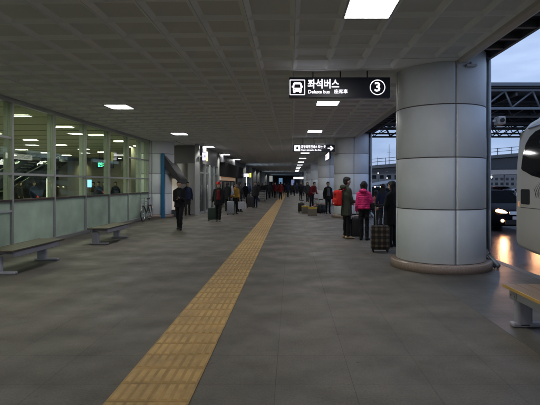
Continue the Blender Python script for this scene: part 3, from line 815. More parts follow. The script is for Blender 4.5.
# small projecting signs
def blade(lab, x, y, z, w_, h_, edge):
    t = thing('projecting_sign', lab, 'sign', (x, y, z))
    boxo('housing', 'sign_dark', t, 0, w_, 0, .14, 0, h_)
    boxo('lit_face', emat('violet_white_face', (.72, .68, 1), 1.0), t, .04, w_ * .72, -.005, -.001, .04, h_ - .04)
    boxo('edge', edge, t, w_ * .8, w_ + .02, -.01, -.001, 0.0, h_)
    text_obj('lettering', '출구', h_ * .38, 'sign_dark', t, (.06, -.007, h_ / 2), bold=.002)
    boxo('arm', 'steel', t, -.2, -.001, .04, .1, h_ * .45, h_ * .6)
    return t
blade('small violet-white projecting sign with a yellow edge above the entrance posts', -4.42, 23.0, 2.68, .28, .46, 'yellow_lit')
blade('small white and yellow lit sign hanging beyond the shop', -3.9, 38.0, 2.1, .62, .34, 'yellow_lit')
# dark end of the walkway
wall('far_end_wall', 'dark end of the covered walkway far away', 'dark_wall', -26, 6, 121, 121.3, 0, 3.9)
t = thing('far_lit_sign', 'bright white lit sign far down the walkway on the right', 'sign', (1.6, 78, 2.35))
boxo('housing', 'sign_dark', t, -1.25, .9, 0, .14, 0, .42)
boxo('lit_face', emat('far_sign_face', (1, .97, .92), 1.6), t, -1.15, .45, -.005, -.001, .06, .36)
boxo('hanger', 'black_metal', t, -.03, .03, .05, .1, .421, 1.28)
for i, (x, y, z, c, wd) in enumerate(((-2.0, 90, 1.9, (.3, .6, 1), .35), (.35, 92, 1.6, (.4, .5, 1), .3), (-5.0 + 1.2, 88, 2.3, (.8, .85, .8), .3))):
    t = thing('lit_board', 'small %s glowing board far down the walkway' % ('blue', 'violet-blue', 'pale')[i], 'lit board', (x, y, 0))
    boxo('stand', 'black_metal', t, -wd, wd, 0, .1, 0, z - .3)
    boxo('lit_face', emat('board_face', c, .13), t, -wd, wd, -.01, .1, z - .299, z + .8)

# ================================================================== OUTSIDE ON THE RIGHT
# big steel canopy over the bus lanes
def truss(t, X0, X1, Y, zt, zb, pitch, m='steel_blue', r=.09):
    boxo('top_chord', m, t, X0, X1, Y - .1, Y + .1, zt - .22, zt)
    boxo('bottom_chord', m, t, X0, X1, Y - .1, Y + .1, zb, zb + .2)
    bm = bmesh.new(); x = X0; up = True
    while x < X1 - .1:
        a = (x, Y, zb + .18 if up else zt - .2); b = (x + pitch / 2 * (1.5 if up else .5), Y, zt - .2 if up else zb + .18)
        tube(bm, [a, b], r, 6); x = b[0]; up = not up
    obj('web', bm, m, t)
t = thing('steel_canopy', 'huge steel truss canopy across the bus lanes at the right', 'canopy', (0, 0, 0))
boxo('roof_deck', 'steel_dark', t, 4.6, 60, 39.6, 64.5, 9.75, 9.98)
boxo('roof_edge', 'steel_blue', t, 4.6, 60, 39.3, 39.59, 9.86, 10.14)
truss(t, 4.6, 60, 40, 9.74, 7.95, 2.4)
for yy_ in (45.0, 50.0, 55.0, 60.0): truss(t, 4.6, 60, yy_, 9.34, 7.95, 2.4, 'steel_dark', .06)
truss(t, 4.6, 60, 64, 9.72, 7.95, 3.0, 'steel_dark', .08)
truss(t, 4.6, 60, 66.2, 9.72, 8.15, 2.4, 'steel_dark', .07)
for x in (4.8, 13.3, 19.5, 32, 45, 58):
    bm = bmesh.new(); box(bm, x - .09, x + .09, 40.2, 63.8, 9.2, 9.7); obj('purlin', bm, 'steel_dark', t)
for y in (44, 48, 52, 56, 60): 
    bm = bmesh.new(); box(bm, 4.7, 60, y - .08, y + .08, 9.35, 9.74); obj('cross_beam', bm, 'steel_dark', t)
for x in (10.3, 24.2, 45, 58):
    for y in (40.5, 63.5):
        bm = bmesh.new(); tube(bm, [(x, y, -.1), (x, y, 9.2)], .22, 12); obj('column', bm, 'steel_blue', t)
# elevated road
t = thing('elevated_road', 'concrete elevated road with a railing under the steel canopy', 'bridge', (0, 0, 0))
def slab(name, m, x0, x1, y0, y1, za0, za1, zb0, zb1):
    bm = bmesh.new(); prism(bm, [(x0, za0), (x1, zb0), (x1, zb1), (x0, za1)], 'y', y0, y1); return obj(name, bm, m, t)
slab('girder', 'steel_dark', 8, 110, 80, 90, 3.75, 3.9, 5.2, 12.0)
slab('deck_edge', 'concrete', 8, 110, 79.6, 79.99, 3.7, 4.23, 12.3, 12.9)
bm = bmesh.new(); x = 9
while x < 70:
    z = 4.23 + 8.67 * (x - 8) / 102; box(bm, x, x + .09, 79.7, 79.8, z, z + 1.15); x += 2.4
for dz in (.55, 1.08): tube(bm, [(8, 79.75, 4.23 + dz), (110, 79.75, 12.9 + dz)], .045, 5)
obj('railing', bm, 'steel_dark', t)
for x in (14, 30, 48, 70):
    bm = bmesh.new(); tube(bm, [(x, 85, -.1), (x, 85, 3.9)], .7, 14); obj('pier', bm, 'concrete', t)
# pale membrane roof
t = thing('membrane_roof', 'pale low roof under the elevated road beyond the dark car', 'canopy', (0, 55, 0))
bm = bmesh.new(); prism(bm, [(17, 2.55), (45, 3.0), (45, 3.45), (17, 3.15)], 'y', 0, 6); obj('roof', bm, 'membrane', t)
for x in (19, 25.5, 31, 38, 44):
    bm = bmesh.new(); tube(bm, [(x, .6, -.1), (x, .6, 2.7)], .08, 8); obj('post', bm, 'steel_blue', t)
boxo('lamp', emat('yard_lamp', (1, .92, .8), 6), t, 23.55, 23.85, .2, .4, 2.25, 2.5)
t = thing('kiosk_roof', 'small pale roofed shelter with lights seen between the two nearest pillars', 'shelter', (7.6, 42, 0))
bm = bmesh.new(); prism(bm, [(-.6, 1.35), (1.9, 1.75), (1.9, 1.9), (-.6, 1.52)], 'y', 0, 4); obj('roof', bm, 'membrane', t)
boxo('counter', 'grey_wall', t, -.5, 1.8, .2, 3.5, -.15, .5)
for x in (-.4, 1.7): boxo('post', 'steel_blue', t, x - .04, x + .04, .3, .38, .5, 1.38)
for x in (.0, .5, 1.3): 
    bm = bmesh.new(); tube(bm, [(x, .1, 1.25), (x, .1, 1.33)], .05, 8); obj('lamp', bm, emat('kiosk_lamp', (1, .85, .6), 5), t)
# distant terminal blocks and mast
for i, (x0, x1, y0, y1, z, lab) in enumerate(((18, 60, 150, 170, 5.2, 'low dark building far behind the elevated road'), (60, 160, 210, 240, 9, 'long dark building on the horizon at the right'), (10, 34, 190, 205, 5.6, 'low far building seen between the two nearest pillars'))):
    t = thing('distant_building', lab, 'building', (0, 0, 0))
    boxo('wall', 'concrete', t, x0, x1, y0, y1, -.1, z)
    bm = bmesh.new(); x = x0 + 1
    while x < x1 - 2:
        for zz in (1.0, 3.2): box(bm, x, x + 1.3, y0 - .05, y0 - .01, zz, zz + 1.2)
        x += 2.4
    obj('window', bm, 'tint', t)
    boxo('roof', 'steel_dark', t, x0 - .5, x1 + .5, y0 - .5, y1 + .5, z + .001, z + .5)
for i, x in enumerate((38, 33.5)):
    t = thing('mast', ('tall thin mast on the skyline between the two nearest pillars', 'shorter mast left of the tall mast on the skyline')[i], 'mast', (x, 180, -.1))
    bm = bmesh.new(); tube(bm, [(0, 0, 0), (0, 0, 17 - 5 * i)], [.18, .07], 8); obj('pole', bm, 'steel_dark', t)
    bm = bmesh.new(); tube(bm, [(-.8, 0, 14 - 5 * i), (.8, 0, 14 - 5 * i)], .08, 6); obj('cross_arm', bm, 'steel_dark', t)
# a few far street lamps, lit
first = None
for i, (x, y, z, lab) in enumerate(((13.5, 72, 3.4, 'lit lamp post left of the elevated road piers'), (14.8, 88, 2.7, 'lit lamp post seen between the two nearest pillars'), (19.0, 92, 2.9, 'lit lamp post right of another between the two nearest pillars'))):
    if first is None:
        first = thing('lamp_post', 'x', 'lamp post')
        bm = bmesh.new(); tube(bm, [(0, 0, 0), (0, 0, 3.0)], .05, 8); obj('pole', bm, 'steel_dark', first)
        bm = bmesh.new(); bmesh.ops.create_icosphere(bm, subdivisions=2, radius=.075, matrix=Matrix.Translation((0, 0, 3.12))); obj('lamp_head', bm, emat('street_lamp', (1, .9, .75), 8), first); o = first
    else: o = copy_tree(first)
    place(o, (x, y, z - 3.3), 0, lab, 'lit lamp posts beyond the bus lanes')

# ================================================================== VEHICLES
def loft(bm, secs):
    rings = [[bm.verts.new(p) for p in s_] for s_ in secs]; n = len(rings[0])
    for A, B in zip(rings, rings[1:]):
        for k in range(n):
            f = bm.faces.new((A[k], A[(k + 1) % n], B[(k + 1) % n], B[k])); f.smooth = True
    bm.faces.new(rings[0][::-1]); bm.faces.new(rings[-1])
def wheel(parent, c, r, w_, rimc='steel'):
    bm = bmesh.new(); disc_x(bm, (0, 0, 0), r, w_, 28); torus_x(bm, (0, 0, 0), r - .05, .05, 28, 6)
    tt = obj('wheel', bm, 'rubber', parent, c)
    bm = bmesh.new()
    for sx in (-1, 1):
        disc_x(bm, (sx * (w_ / 2 + .004), 0, 0), r * .6, .012, 24)
        for k in range(5):
            a = 2 * math.pi * k / 5; tube(bm, [(sx * (w_ / 2 + .014), 0, 0), (sx * (w_ / 2 + .014), r * .55 * math.cos(a), r * .55 * math.sin(a))], .025, 6)
    obj('rim', bm, rimc, tt)
    return tt
# --- the bus: local x=0 at its kerb side, y=0 at the rear, front towards -y
BL = 11.6
bus = thing('bus', 'cream grey coach with rounded dark windows standing at the kerb at the right edge', 'bus', (5.15, 10.75, -.15))
W = 2.5
def side_x(z):      # how far the kerb side leans in at height z above the road
    if z < 1.7: return 0.0
    return .14 * ((z - 1.7) / 1.5) ** 1.7
def bus_section(y, z0, z1, inset):
    pts = []
    zz = [z0, z0 + .08, .9, 1.3, 1.75, 2.2, 2.6, 2.9, z1 - .22, z1 - .1, z1 - .03, z1]
    for k, z in enumerate(zz):
        if k == len(zz) - 1: x = side_x(z1) + .5
        elif k == len(zz) - 2: x = side_x(z) + .24
        elif k == len(zz) - 3: x = side_x(z) + .09
        else: x = side_x(z) + (.03 if k == 0 else 0)
        pts.append((x + inset, min(z, z1)))
    left = [(x, y, z) for x, z in pts]; right = [(W - x, y, z) for x, z in pts[::-1]]
    return left + right
secs = []
for y, z0, z1, ins in ((0.0, .42, 2.62, .10), (-.03, .36, 2.9, .05), (-.12, .30, 3.05, .02), (-.35, .27, 3.16, .005), (-.8, .23, 3.24, 0), (-1.5, .2, 3.28, 0), (-2.5, .2, 3.3, 0), (-5, .2, 3.3, 0), (-9.5, .2, 3.3, 0),
                        (-10.9, .2, 3.28, 0), (-11.3, .24, 3.2, .03), (-11.5, .3, 3.0, .12), (-11.6, .4, 2.75, .3)):
    secs.append(bus_section(y, z0, z1, ins))
bm = bmesh.new(); loft(bm, secs); obj('body', bm, 'bus', bus)
def side_poly(poly, off, bm):      # polygon given as (y, z) on the kerb side, pushed out by off
    vs = []
    n = len(poly)
    c = (sum(p[0] for p in poly) / n, sum(p[1] for p in poly) / n)
    A = [bm.verts.new((side_x(z) - off, y, z)) for y, z in poly]; B = [bm.verts.new((side_x(z) + .02, y, z)) for y, z in poly]
    # vertical strips keep the pane on the curved side
    bm.faces.new(A)
    for k in range(n): bm.faces.new((A[k], A[(k + 1) % n], B[(k + 1) % n], B[k]))
def bus_window(y0, y1, z0, z1, r, bm, cut=None):
    side_poly(rrect(y0, y1, z0, z1, r, 7), .006, bm)
wa = bmesh.new()
# rear side window: cut back lower corner like a long curve
poly = [(-.33, 2.05), (-.36, 2.35), (-.44, 2.58), (-.58, 2.73), (-.8, 2.83), (-1.1, 2.87), (-2.35, 2.88), (-2.45, 2.8), (-2.45, 1.9), (-2.38, 1.8), (-1.5, 1.81), (-1.1, 1.83), (-.8, 1.88), (-.55, 1.96), (-.40, 2.0)]
side_poly(poly, .006, wa); obj('window', wa, 'tint', bus)
for k in range(5):
    wa = bmesh.new(); bus_window(-2.55 - 1.62 * (k + 1) + .08, -2.55 - 1.62 * k, 1.8, 2.88, .1, wa); obj('window', wa, 'tint', bus)
wa = bmesh.new(); side_poly(rrect(-.72, -.34, 1.255, 1.585, .04, 5), .008, wa); obj('vent_hatch', wa, 'rubber', bus)
wa = bmesh.new(); box(wa, -.004, .01, -10.8, -.32, 1.17, 1.185); box(wa, -.0045, .01, -1.28, -1.265, .32, 1.169); box(wa, -.0045, .01, -2.9, -2.885, .28, 1.169); box(wa, -.0045, .01, -5.5, -5.485, .28, 1.169)
obj('panel_gap', wa, 'bus_trim', bus)
wa = bmesh.new(); box(wa, -.012, .01, -.26, -.21, 1.19, 1.31, bev=.004); obj('reflector', wa, emat('amber_reflector', (1, .4, .05), .12), bus)
# swept-line emblem on the side
wa = bmesh.new()
for k in range(7):
    pts = []
    for j in range(12):
        s_ = j / 11; yy = -1.18 + .05 * k - .20 * math.sin(s_ * 2.4) * (1 - .1 * k); z_ = 1.80 - .03 * k - s_ * (.42 - .035 * k)
        pts.append((side_x(z_) - .004, yy, z_))
    tube(wa, pts, [.0015 + .007 * math.sin(math.pi * j / 11) for j in range(12)], 5)
obj('emblem', wa, 'bus_trim', bus)
wa = bmesh.new(); side_poly([(-1.30, 1.05), (-1.20, .85), (-1.36, .88)], .004, wa); obj('flap_mark', wa, 'bus_trim', bus)
for y in (-2.9, -9.3):
    for x in (.2, W - .2): wheel(bus, (x, y, .5), .5, .34)
    wa = bmesh.new()
    A = [(y + .62 * math.cos(R(a)), .5 + .62 * math.sin(R(a))) for a in range(-25, 206, 15)]
    side_poly(A, .003, wa); obj('wheel_arch', wa, 'rubber', bus)
# mouldings, roof rail, rear window and lamps, front screen
wa = bmesh.new(); tube(wa, [(side_x(2.95) - .006, -.5, 2.93), (side_x(2.98) - .006, -1.6, 2.98), (side_x(3.0) - .006, -11.0, 2.99)], .022, 8); obj('gutter_strip', wa, 'chrome', bus)
wa = bmesh.new(); tube(wa, [(.32, -.18, 2.98), (.34, -.6, 3.17), (.36, -1.4, 3.27), (.36, -10.6, 3.31)], .03, 8); obj('roof_trim', wa, 'chrome', bus)
wa = bmesh.new(); prism(wa, rrect(.35, W - .35, 1.75, 2.5, .15), 'y', -.02, .012); obj('rear_window', wa, 'tint', bus)
for x in (.18, W - .18):
    wa = bmesh.new(); prism(wa, rrect(x - .07, x + .07, .8, 1.5, .05), 'y', -.02, .014); obj('tail_lamp', wa, 'taillight', bus)
wa = bmesh.new(); prism(wa, rrect(.35, W - .35, 1.3, 2.65, .2), 'y', -11.62, -11.5); obj('windscreen', wa, 'tint', bus)
boxo('air_conditioner', 'bus', bus, .6, 1.9, -7.5, -4.5, 3.27, 3.46, bev=.06)

# --- cars; local: front towards -y, centre at origin, wheels on z=0
def car(name, lab, paint, loc, rz=0, lit=False, group='cars beyond the kerb', tall=0.0):
    t = thing(name, lab, 'car', loc, rz, group)
    def sec(y, zb, zs, zt, hw, tw):    # bottom, shoulder, top, half width, top half width
        L_ = [(hw * .93, zb), (hw, zb + .12), (hw, (zb + zs) / 2), (hw * .97, zs), (lerp(hw * .93, tw, .55), lerp(zs, zt, .55)), (tw, zt - .02), (tw * .6, zt)]
        return [(x, y, z) for x, z in L_] + [(-x, y, z) for x, z in L_[::-1]]
    H = 1.45 + tall
    bm = bmesh.new()
    S = [(-2.25, .30, .52, .62, .72, .60), (-2.18, .20, .62, .70, .82, .70), (-1.9, .18, .74, .80, .88, .76), (-1.3, .18, .84, .93, .90, .78), (-.95, .18, .88, 1.0, .90, .76),
         (-.45, .18, .90, 1.24 + tall * .8, .90, .66), (-.1, .18, .91, H - .04, .90, .62), (.5, .18, .92, H, .90, .62), (1.2, .18, .93, H - .04 , .90, .61), (1.75, .2, .93, 1.22 + tall * .8, .88, .62), (2.05, .22, .92, 1.03, .86, .66), (2.3, .3, .85, .92, .78, .62)]
    loft(bm, [sec(*a) for a in S]); obj('body', bm, paint, t)
    def band(y0, z0, y1, z1, w0, w1, nm):
        bm = bmesh.new()
        A = [bm.verts.new(p) for p in ((-w0, y0, z0), (w0, y0, z0), (w1, y1, z1), (-w1, y1, z1))]
        bm.faces.new(A); r_ = bmesh.ops.extrude_face_region(bm, geom=bm.faces[:]); 
        for v in r_['geom']:
            if isinstance(v, bmesh.types.BMVert): v.co.z -= .03
        obj(nm, bm, 'car_glass', t)
    band(-1.0, 1.01, -.14, H - .035, .74, .60, 'windscreen')
    band(1.95, 1.10, 1.3, H - .03, .64, .58, 'rear_window')
    for s_ in (-1, 1):
        for (ya, yb, nm) in ((-.62, .35, 'side_window'), (.40, 1.25, 'side_window')):
            bm = bmesh.new(); zt = H - .12
            P = [(s_ * .905, ya - (.0 if ya > 0 else .15), .96), (s_ * .905, yb, .96), (s_ * (.70), yb - (.12 if ya > 0 else 0), zt), (s_ * .70, ya + (.28 if ya < 0 else 0), zt)]
            Q = [(p[0] - s_ * .04, p[1], p[2]) for p in P]
            A = [bm.verts.new(p) for p in P]; B = [bm.verts.new(p) for p in Q]
            bm.faces.new(A); bm.faces.new(B[::-1])
            for k in range(4): bm.faces.new((A[k], A[(k + 1) % 4], B[(k + 1) % 4], B[k]))
            obj(nm, bm, 'tint', t)
        bm = bmesh.new(); box(bm, s_ * .93, s_ * 1.08, -.72, -.6, .93, 1.06, bev=.03) if s_ > 0 else box(bm, -1.08, -.93, -.72, -.6, .93, 1.06, bev=.03)
        obj('wing_mirror', bm, paint, t)
        # headlamp: swept almond
        bm = bmesh.new()
        prism(bm, [(s_ * .78, .78), (s_ * .70, .81), (s_ * .52, .76), (s_ * .40, .68), (s_ * .46, .655), (s_ * .66, .67), (s_ * .78, .71)], 'y', -2.235, -2.12)
        hd = obj('headlight', bm, 'headlight' if lit else 'chrome', t)
        bm = bmesh.new(); tube(bm, [(s_ * .60, -2.28, .40), (s_ * .60, -2.18, .40)], .055, 14); obj('fog_lamp', bm, 'headlight' if lit else 'chrome', t)
        bm = bmesh.new(); box(bm, min(s_ * .5, s_ * .8), max(s_ * .5, s_ * .8), 2.2, 2.315, .72, .86, bev=.02); obj('tail_lamp', bm, 'taillight' if not lit else 'c_red', t)
        for y in (-1.42, 1.38): wheel(t, (s_ * .80, y, .32), .32, .2)
        for y in (-1.42, 1.38):
            bm = bmesh.new(); disc_x(bm, (s_ * .80, y, .33), .38, .205, 28); obj('wheel_arch', bm, 'rubber', t)
    bm = bmesh.new(); box(bm, -.36, .36, -2.275, -2.2, .60, .72, bev=.01)
    for k in range(3): box(bm, -.35, .35, -2.29, -2.276, .615 + .035 * k, .63 + .035 * k)
    obj('grille', bm, 'chrome', t)
    bm = bmesh.new(); box(bm, -.5, .5, -2.29, -2.2, .26, .42, bev=.01); obj('air_intake', bm, 'rubber', t)
    bm = bmesh.new(); box(bm, -.26, .26, -2.305, -2.291, .44, .55, bev=.004); obj('number_plate', bm, 'c_white', t)
    return t
c1 = car('car', 'dark car with lit headlights on the wet road between pillar and bus', 'car_dark', (8.1, 18.75, -.15), 0, True, tall=.02)
for s_ in (-1, 1):
    L_ = bpy.data.lights.new('headlamp_beam', 'SPOT'); L_.energy = 26; L_.spot_size = R(70); L_.spot_blend = .8; L_.color = (1, .5, .24); L_.shadow_soft_size = .06
    o = bpy.data.objects.new('beam', L_); COL.objects.link(o); o.parent = c1; o.location = (s_ * .6, -2.36, .66); o.rotation_euler = (R(80), 0, R(180))
    bm = bmesh.new(); box(bm, s_ * .6 - .012, s_ * .6 + .012, -2.345, -2.30, .648, .672)
    bm.free()
car('car', 'silver car parked behind the dark car, half hidden by the bus', 'car_silver', (13.6, 27.2, -.15), 0)
car('car', 'dark red car parked far off under the pale roof', 'car_red', (23.6, 52.0, 0.0 - .15), R(15))
car('car', 'dark car parked left of the red one under the pale roof', 'car_dark', (20.2, 49.5, -.15), R(20))
car('car', 'silver car parked beyond the shelter between the two nearest pillars', 'car_silver', (9.2, 50.0, -.15), R(10))
car('car', 'dark car waiting at the kerb behind the waiting people', 'car_dark', (5.9, 31.0, -.15), 0)

# ================================================================== PEOPLE
def ell(bm, c, r, sub=2):
    mtx = Matrix.Translation(c) @ Matrix.Diagonal((r[0], r[1], r[2], 1))
    bmesh.ops.create_icosphere(bm, subdivisions=sub, radius=1, matrix=mtx)
def chain(bm, pts, steps=7, sub=1):
    for (p, r), (q, s_) in zip(pts, pts[1:]):
        p, q = Vector(p), Vector(q)
        r = (r, r, r) if not isinstance(r, tuple) else r; s_ = (s_, s_, s_) if not isinstance(s_, tuple) else s_
        n = max(steps, int((q - p).length / (min(r[2], s_[2]) * .35)))
        for k in range(n + 1):
            f = k / n; ell(bm, p.lerp(q, f), tuple(lerp(a, b, f) for a, b in zip(r, s_)), sub)
import mathutils.noise as mno
def fuse(name, bm, vox, m, parent, smooth=4):
    me = bpy.data.meshes.new('tmp'); bm.to_mesh(me); bm.free()
    o = bpy.data.objects.new('tmp', me); COL.objects.link(o)
    md = o.modifiers.new('r', 'REMESH'); md.mode = 'VOXEL'; md.voxel_size = vox; md.use_smooth_shade = True
    ms_ = o.modifiers.new('s', 'SMOOTH'); ms_.iterations = smooth; ms_.factor = .5
    dg = bpy.context.evaluated_depsgraph_get(); dg.update()
    me2 = bpy.data.meshes.new_from_object(o.evaluated_get(dg)); me2.name = name
    bpy.data.objects.remove(o); bpy.data.meshes.remove(me)
    me2.materials.clear(); me2.materials.append(M[m] if isinstance(m, str) else m)
    if name in ('coat', 'jacket', 'trousers', 'hair', 'bag', 'shirt'):
        amp = {'trousers': .013, 'hair': .007, 'bag': .008, 'shirt': .006}.get(name, .016); off = random.random() * 50
        nrm = [v.normal.copy() for v in me2.vertices]
        for v, n_ in zip(me2.vertices, nrm):
            c = v.co; q = Vector((c.x * 9 + off, c.y * 9, c.z * (4.5 if name != 'trousers' else 11)))
            a = mno.noise(q) + .5 * mno.noise(q * 2.3)
            v.co = c + n_ * (a * amp)
    for p in me2.polygons: p.use_smooth = True
    r = bpy.data.objects.new(name, me2); COL.objects.link(r); r.parent = parent
    return r

def person(lab, loc, face, H=1.68, group=None, top='c_black', legs='c_black', shoes='c_black', coat_len=.72, hair='short', hat=None, lean=(0, 0),
           lh=None, rh=None, stride=0.0, vox=.016, quilt=False, hood=False, inner=None, knee=0.0, fat=1.0, headturn=0.0):
    """face: heading in degrees, 0 looks along +y (away), 180 towards the camera. lh, rh: hand targets in local metres (x right, y forward) for H=1.7"""
    t = thing('person', lab, 'person', loc, R(-face), group)
    s = H / 1.7
    lx, ly = lean
    def bend(p, amt=1.0):      # lean grows above the hips
        x, y, z = p; k = max(0, z - .9) / .6
        return Vector(((x + lx * k) * s, (y + ly * k) * s, (z - (abs(ly) * .28) * k * k) * s))
    hip = {sd: Vector((sd * .082, 0, .90)) * s for sd in (-1, 1)}
    fx_ = .05 if stride > .15 else .085
    foot = {-1: Vector((-fx_, stride * .5, .08)) * s, 1: Vector((fx_, -stride * .5, .08)) * s}
    kn = {}
    for sd in (-1, 1):
        mid = (hip[sd] + foot[sd]) / 2; mid.y += (.03 + knee + (abs(stride) * .12 if (sd == -1) == (stride > 0) else -.02)) * s; mid.z += .02 * s; kn[sd] = mid
    sh = {sd: bend((sd * .160, 0, 1.34)) for sd in (-1, 1)}
    hand = {-1: lh, 1: rh}; el_ = {}
    for sd in (-1, 1):
        if hand[sd] is None: hv = bend((sd * .235, .06, .80)); el_[sd] = bend((sd * .235, -.03, 1.08))
        else:
            hv = Vector(hand[sd]) * s; mid = (sh[sd] + hv) / 2; L_ = .56 * s; dd = (hv - sh[sd]).length
            off = math.sqrt(max(0, (L_ / 2) ** 2 - (dd / 2) ** 2)); el_[sd] = mid + Vector((sd * .22, -.40, -.88)).normalized() * off
        hand[sd] = hv
    hc = bend((headturn * .02, .02, 1.575)) 
    # --- body
    b = bmesh.new(); v = vox * .75
    ell(b, hc + Vector((0, 0, .02 * s)), (.078 * s, .095 * s, .105 * s), 3); ell(b, hc + Vector((0, .02 * s, -.055 * s)), (.058 * s, .068 * s, .062 * s), 2)
    ell(b, hc + Vector((0, .10 * s, -.012 * s)), (.013 * s, .018 * s, .022 * s), 2)
    ell(b, hc + Vector((0, .086 * s, -.058 * s)), (.026 * s, .012 * s, .009 * s), 1)
    for sd in (-1, 1):
        ell(b, hc + Vector((sd * .08 * s, -.005 * s, -.005 * s)), (.012 * s, .02 * s, .032 * s), 1)
        ell(b, hc + Vector((sd * .03 * s, .083 * s, .032 * s)), (.022 * s, .012 * s, .008 * s), 1)
    chain(b, [(bend((0, 0, 1.38)), .055 * s), (hc + Vector((0, -.015 * s, -.05 * s)), .05 * s)], 5)
    chain(b, [(bend((0, 0, .90)), (.14 * s, .09 * s, .08 * s)), (bend((0, 0, 1.08)), (.125 * s, .085 * s, .08 * s)), (bend((0, 0, 1.28)), (.145 * s, .095 * s, .08 * s)), (bend((0, 0, 1.35)), (.13 * s, .07 * s, .05 * s))], 5, 2)
    for sd in (-1, 1):
        chain(b, [(hip[sd], .08 * s), (kn[sd], .05 * s), (foot[sd], .036 * s)], 8)
        chain(b, [(foot[sd] + Vector((0, -.03, -.035)) * s, (.032 * s, .035 * s, .03 * s)), (foot[sd] + Vector((sd * .015, .15, -.05)) * s, (.036 * s, .035 * s, .02 * s))], 5)
        chain(b, [(sh[sd], .048 * s), (el_[sd], .036 * s), (hand[sd], .024 * s)], 8)
        dr = (hand[sd] - el_[sd]).normalized(); sidev = Vector((0, 1, 0)) if abs(dr.y) < .7 else Vector((1, 0, 0)); fwd = sidev - dr * sidev.dot(dr); fwd.normalize()
        pc = hand[sd] + dr * .045 * s; chain(b, [(hand[sd], .024 * s), (pc + dr * .02 * s, (.026 * s, .030 * s, .030 * s))], 4)
        inw = dr.cross(fwd) * sd
        for q in range(4):
            base = pc + fwd * (.026 - .0175 * q) * s + dr * .03 * s; ln = (.034, .04, .037, .028)[q] * s
            k1 = base + dr * ln; k2 = k1 + (dr * .6 + inw * .7).normalized() * ln * .8
            chain(b, [(base, .0095 * s), (k1, .0088 * s), (k2, .0078 * s)], 3)
        tb = pc + fwd * .03 * s - dr * .005 * s; chain(b, [(tb, .011 * s), (tb + (fwd * .7 + dr * .8).normalized() * .045 * s, .009 * s)], 4)
    body = fuse('body', b, v, 'skin', t, 2)
    for sd in (-1, 1):
        b = bmesh.new(); ell(b, hc + Vector((sd * .03 * s, .092 * s, .014 * s)), (.011 * s, .006 * s, .006 * s), 1); obj('eye', b, 'eye', t)
    # --- coat with sleeves
    b = bmesh.new(); zb = coat_len; f = fat
    if quilt:
        z = 1.36
        while z > zb:
            w_ = lerp(.19, .175, (1.36 - z) / .6) * f
            ell(b, bend((0, 0, z)), (w_ * s * (.86 if z > 1.3 else 1), .135 * s * f, .042 * s), 2); z -= .052
    chain(b, [(bend((0, -.005, 1.40)), (.085 * s * f, .075 * s * f, .04 * s)), (bend((0, 0, 1.345)), (.15 * s * f, .098 * s * f, .06 * s)), (bend((0, -.005, 1.22)), (.178 * s * f, .125 * s * f, .08 * s)), (bend((0, 0, 1.02)), (.165 * s * f, .12 * s * f, .07 * s)), (bend((0, 0, zb)), (.185 * s * f, .135 * s * f, .05 * s))], 6, 2)
    for sd in (-1, 1):
        chain(b, [(bend((sd * .05, -.005, 1.415)), .05 * s), (sh[sd] + Vector((0, 0, .004)) * s, .060 * s * f)], 6)
        if quilt:
            for (p, q) in ((sh[sd], el_[sd]), (el_[sd], hand[sd])):
                for k in range(6): ell(b, p.lerp(q, k / 6), (.062 * s, .062 * s, .045 * s), 2)
        chain(b, [(sh[sd], .066 * s * f), (el_[sd], .056 * s * f), (el_[sd].lerp(hand[sd], .96), .043 * s)], 8)
    chain(b, [(bend((0, -.01, 1.40)), (.085 * s, .08 * s, .035 * s)), (bend((0, -.005, 1.455)), (.066 * s, .07 * s, .03 * s))], 3, 2)
    if hood:
        ell(b, bend((0, -.10, 1.43)), (.12 * s, .085 * s, .07 * s), 2)
    fuse('jacket' if coat_len > .8 else 'coat', b, vox, top, t, 3)
    if inner:
        b = bmesh.new(); chain(b, [(bend((0, .060, 1.32)), (.085 * s, .083 * s, .06 * s)), (bend((0, .070, .98)), (.115 * s, .088 * s, .07 * s))], 6, 2); fuse('shirt', b, vox, inner, t)
    # --- trousers
    b = bmesh.new(); ell(b, Vector((0, 0, .92)) * s, (.155 * s, .115 * s, .11 * s), 2)
    for sd in (-1, 1):
        chain(b, [(hip[sd] + Vector((0, 0, -.02)) * s, .102 * s), (kn[sd], .075 * s), (foot[sd] + Vector((0, 0, .02)) * s, .062 * s)], 8)
    fuse('trousers', b, vox, legs, t, 3)
    for sd in (-1, 1):
        b = bmesh.new(); f0 = foot[sd]
        chain(b, [(f0 + Vector((0, -.045, -.03)) * s, (.043 * s, .045 * s, .048 * s)), (f0 + Vector((sd * .01, .06, -.04)) * s, (.046 * s, .05 * s, .038 * s)), (f0 + Vector((sd * .02, .16, -.052)) * s, (.042 * s, .045 * s, .027 * s))], 6, 2)
        fuse('shoe', b, .010, shoes, t, 2)
    # --- hair / hat
    b = bmesh.new()
    ell(b, hc + Vector((0, -.022 * s, .045 * s)), (.090 * s, .100 * s, .098 * s), 3)
    ell(b, hc + Vector((0, .03 * s, .085 * s)), (.072 * s, .072 * s, .045 * s), 2)
    if hair == 'short': ell(b, hc + Vector((0, -.045 * s, -.01 * s)), (.078 * s, .07 * s, .08 * s), 2)
    elif hair == 'bob':
        for sd in (-1, 0, 1): chain(b, [(hc + Vector((sd * .065, -.03, .03)) * s, (.045 * s, .065 * s, .05 * s)), (hc + Vector((sd * .06, -.04, -.13)) * s, (.035 * s, .05 * s, .04 * s))], 5, 2)
    else:
        for sd in (-1, 0, 1): chain(b, [(hc + Vector((sd * .06, -.035, .03)) * s, (.045 * s, .06 * s, .05 * s)), (hc + Vector((sd * .055, -.085, -.30)) * s, (.035 * s, .035 * s, .04 * s))], 6, 2)
    fuse('hair', b, max(.009, vox * .6), 'hair', t, 2)
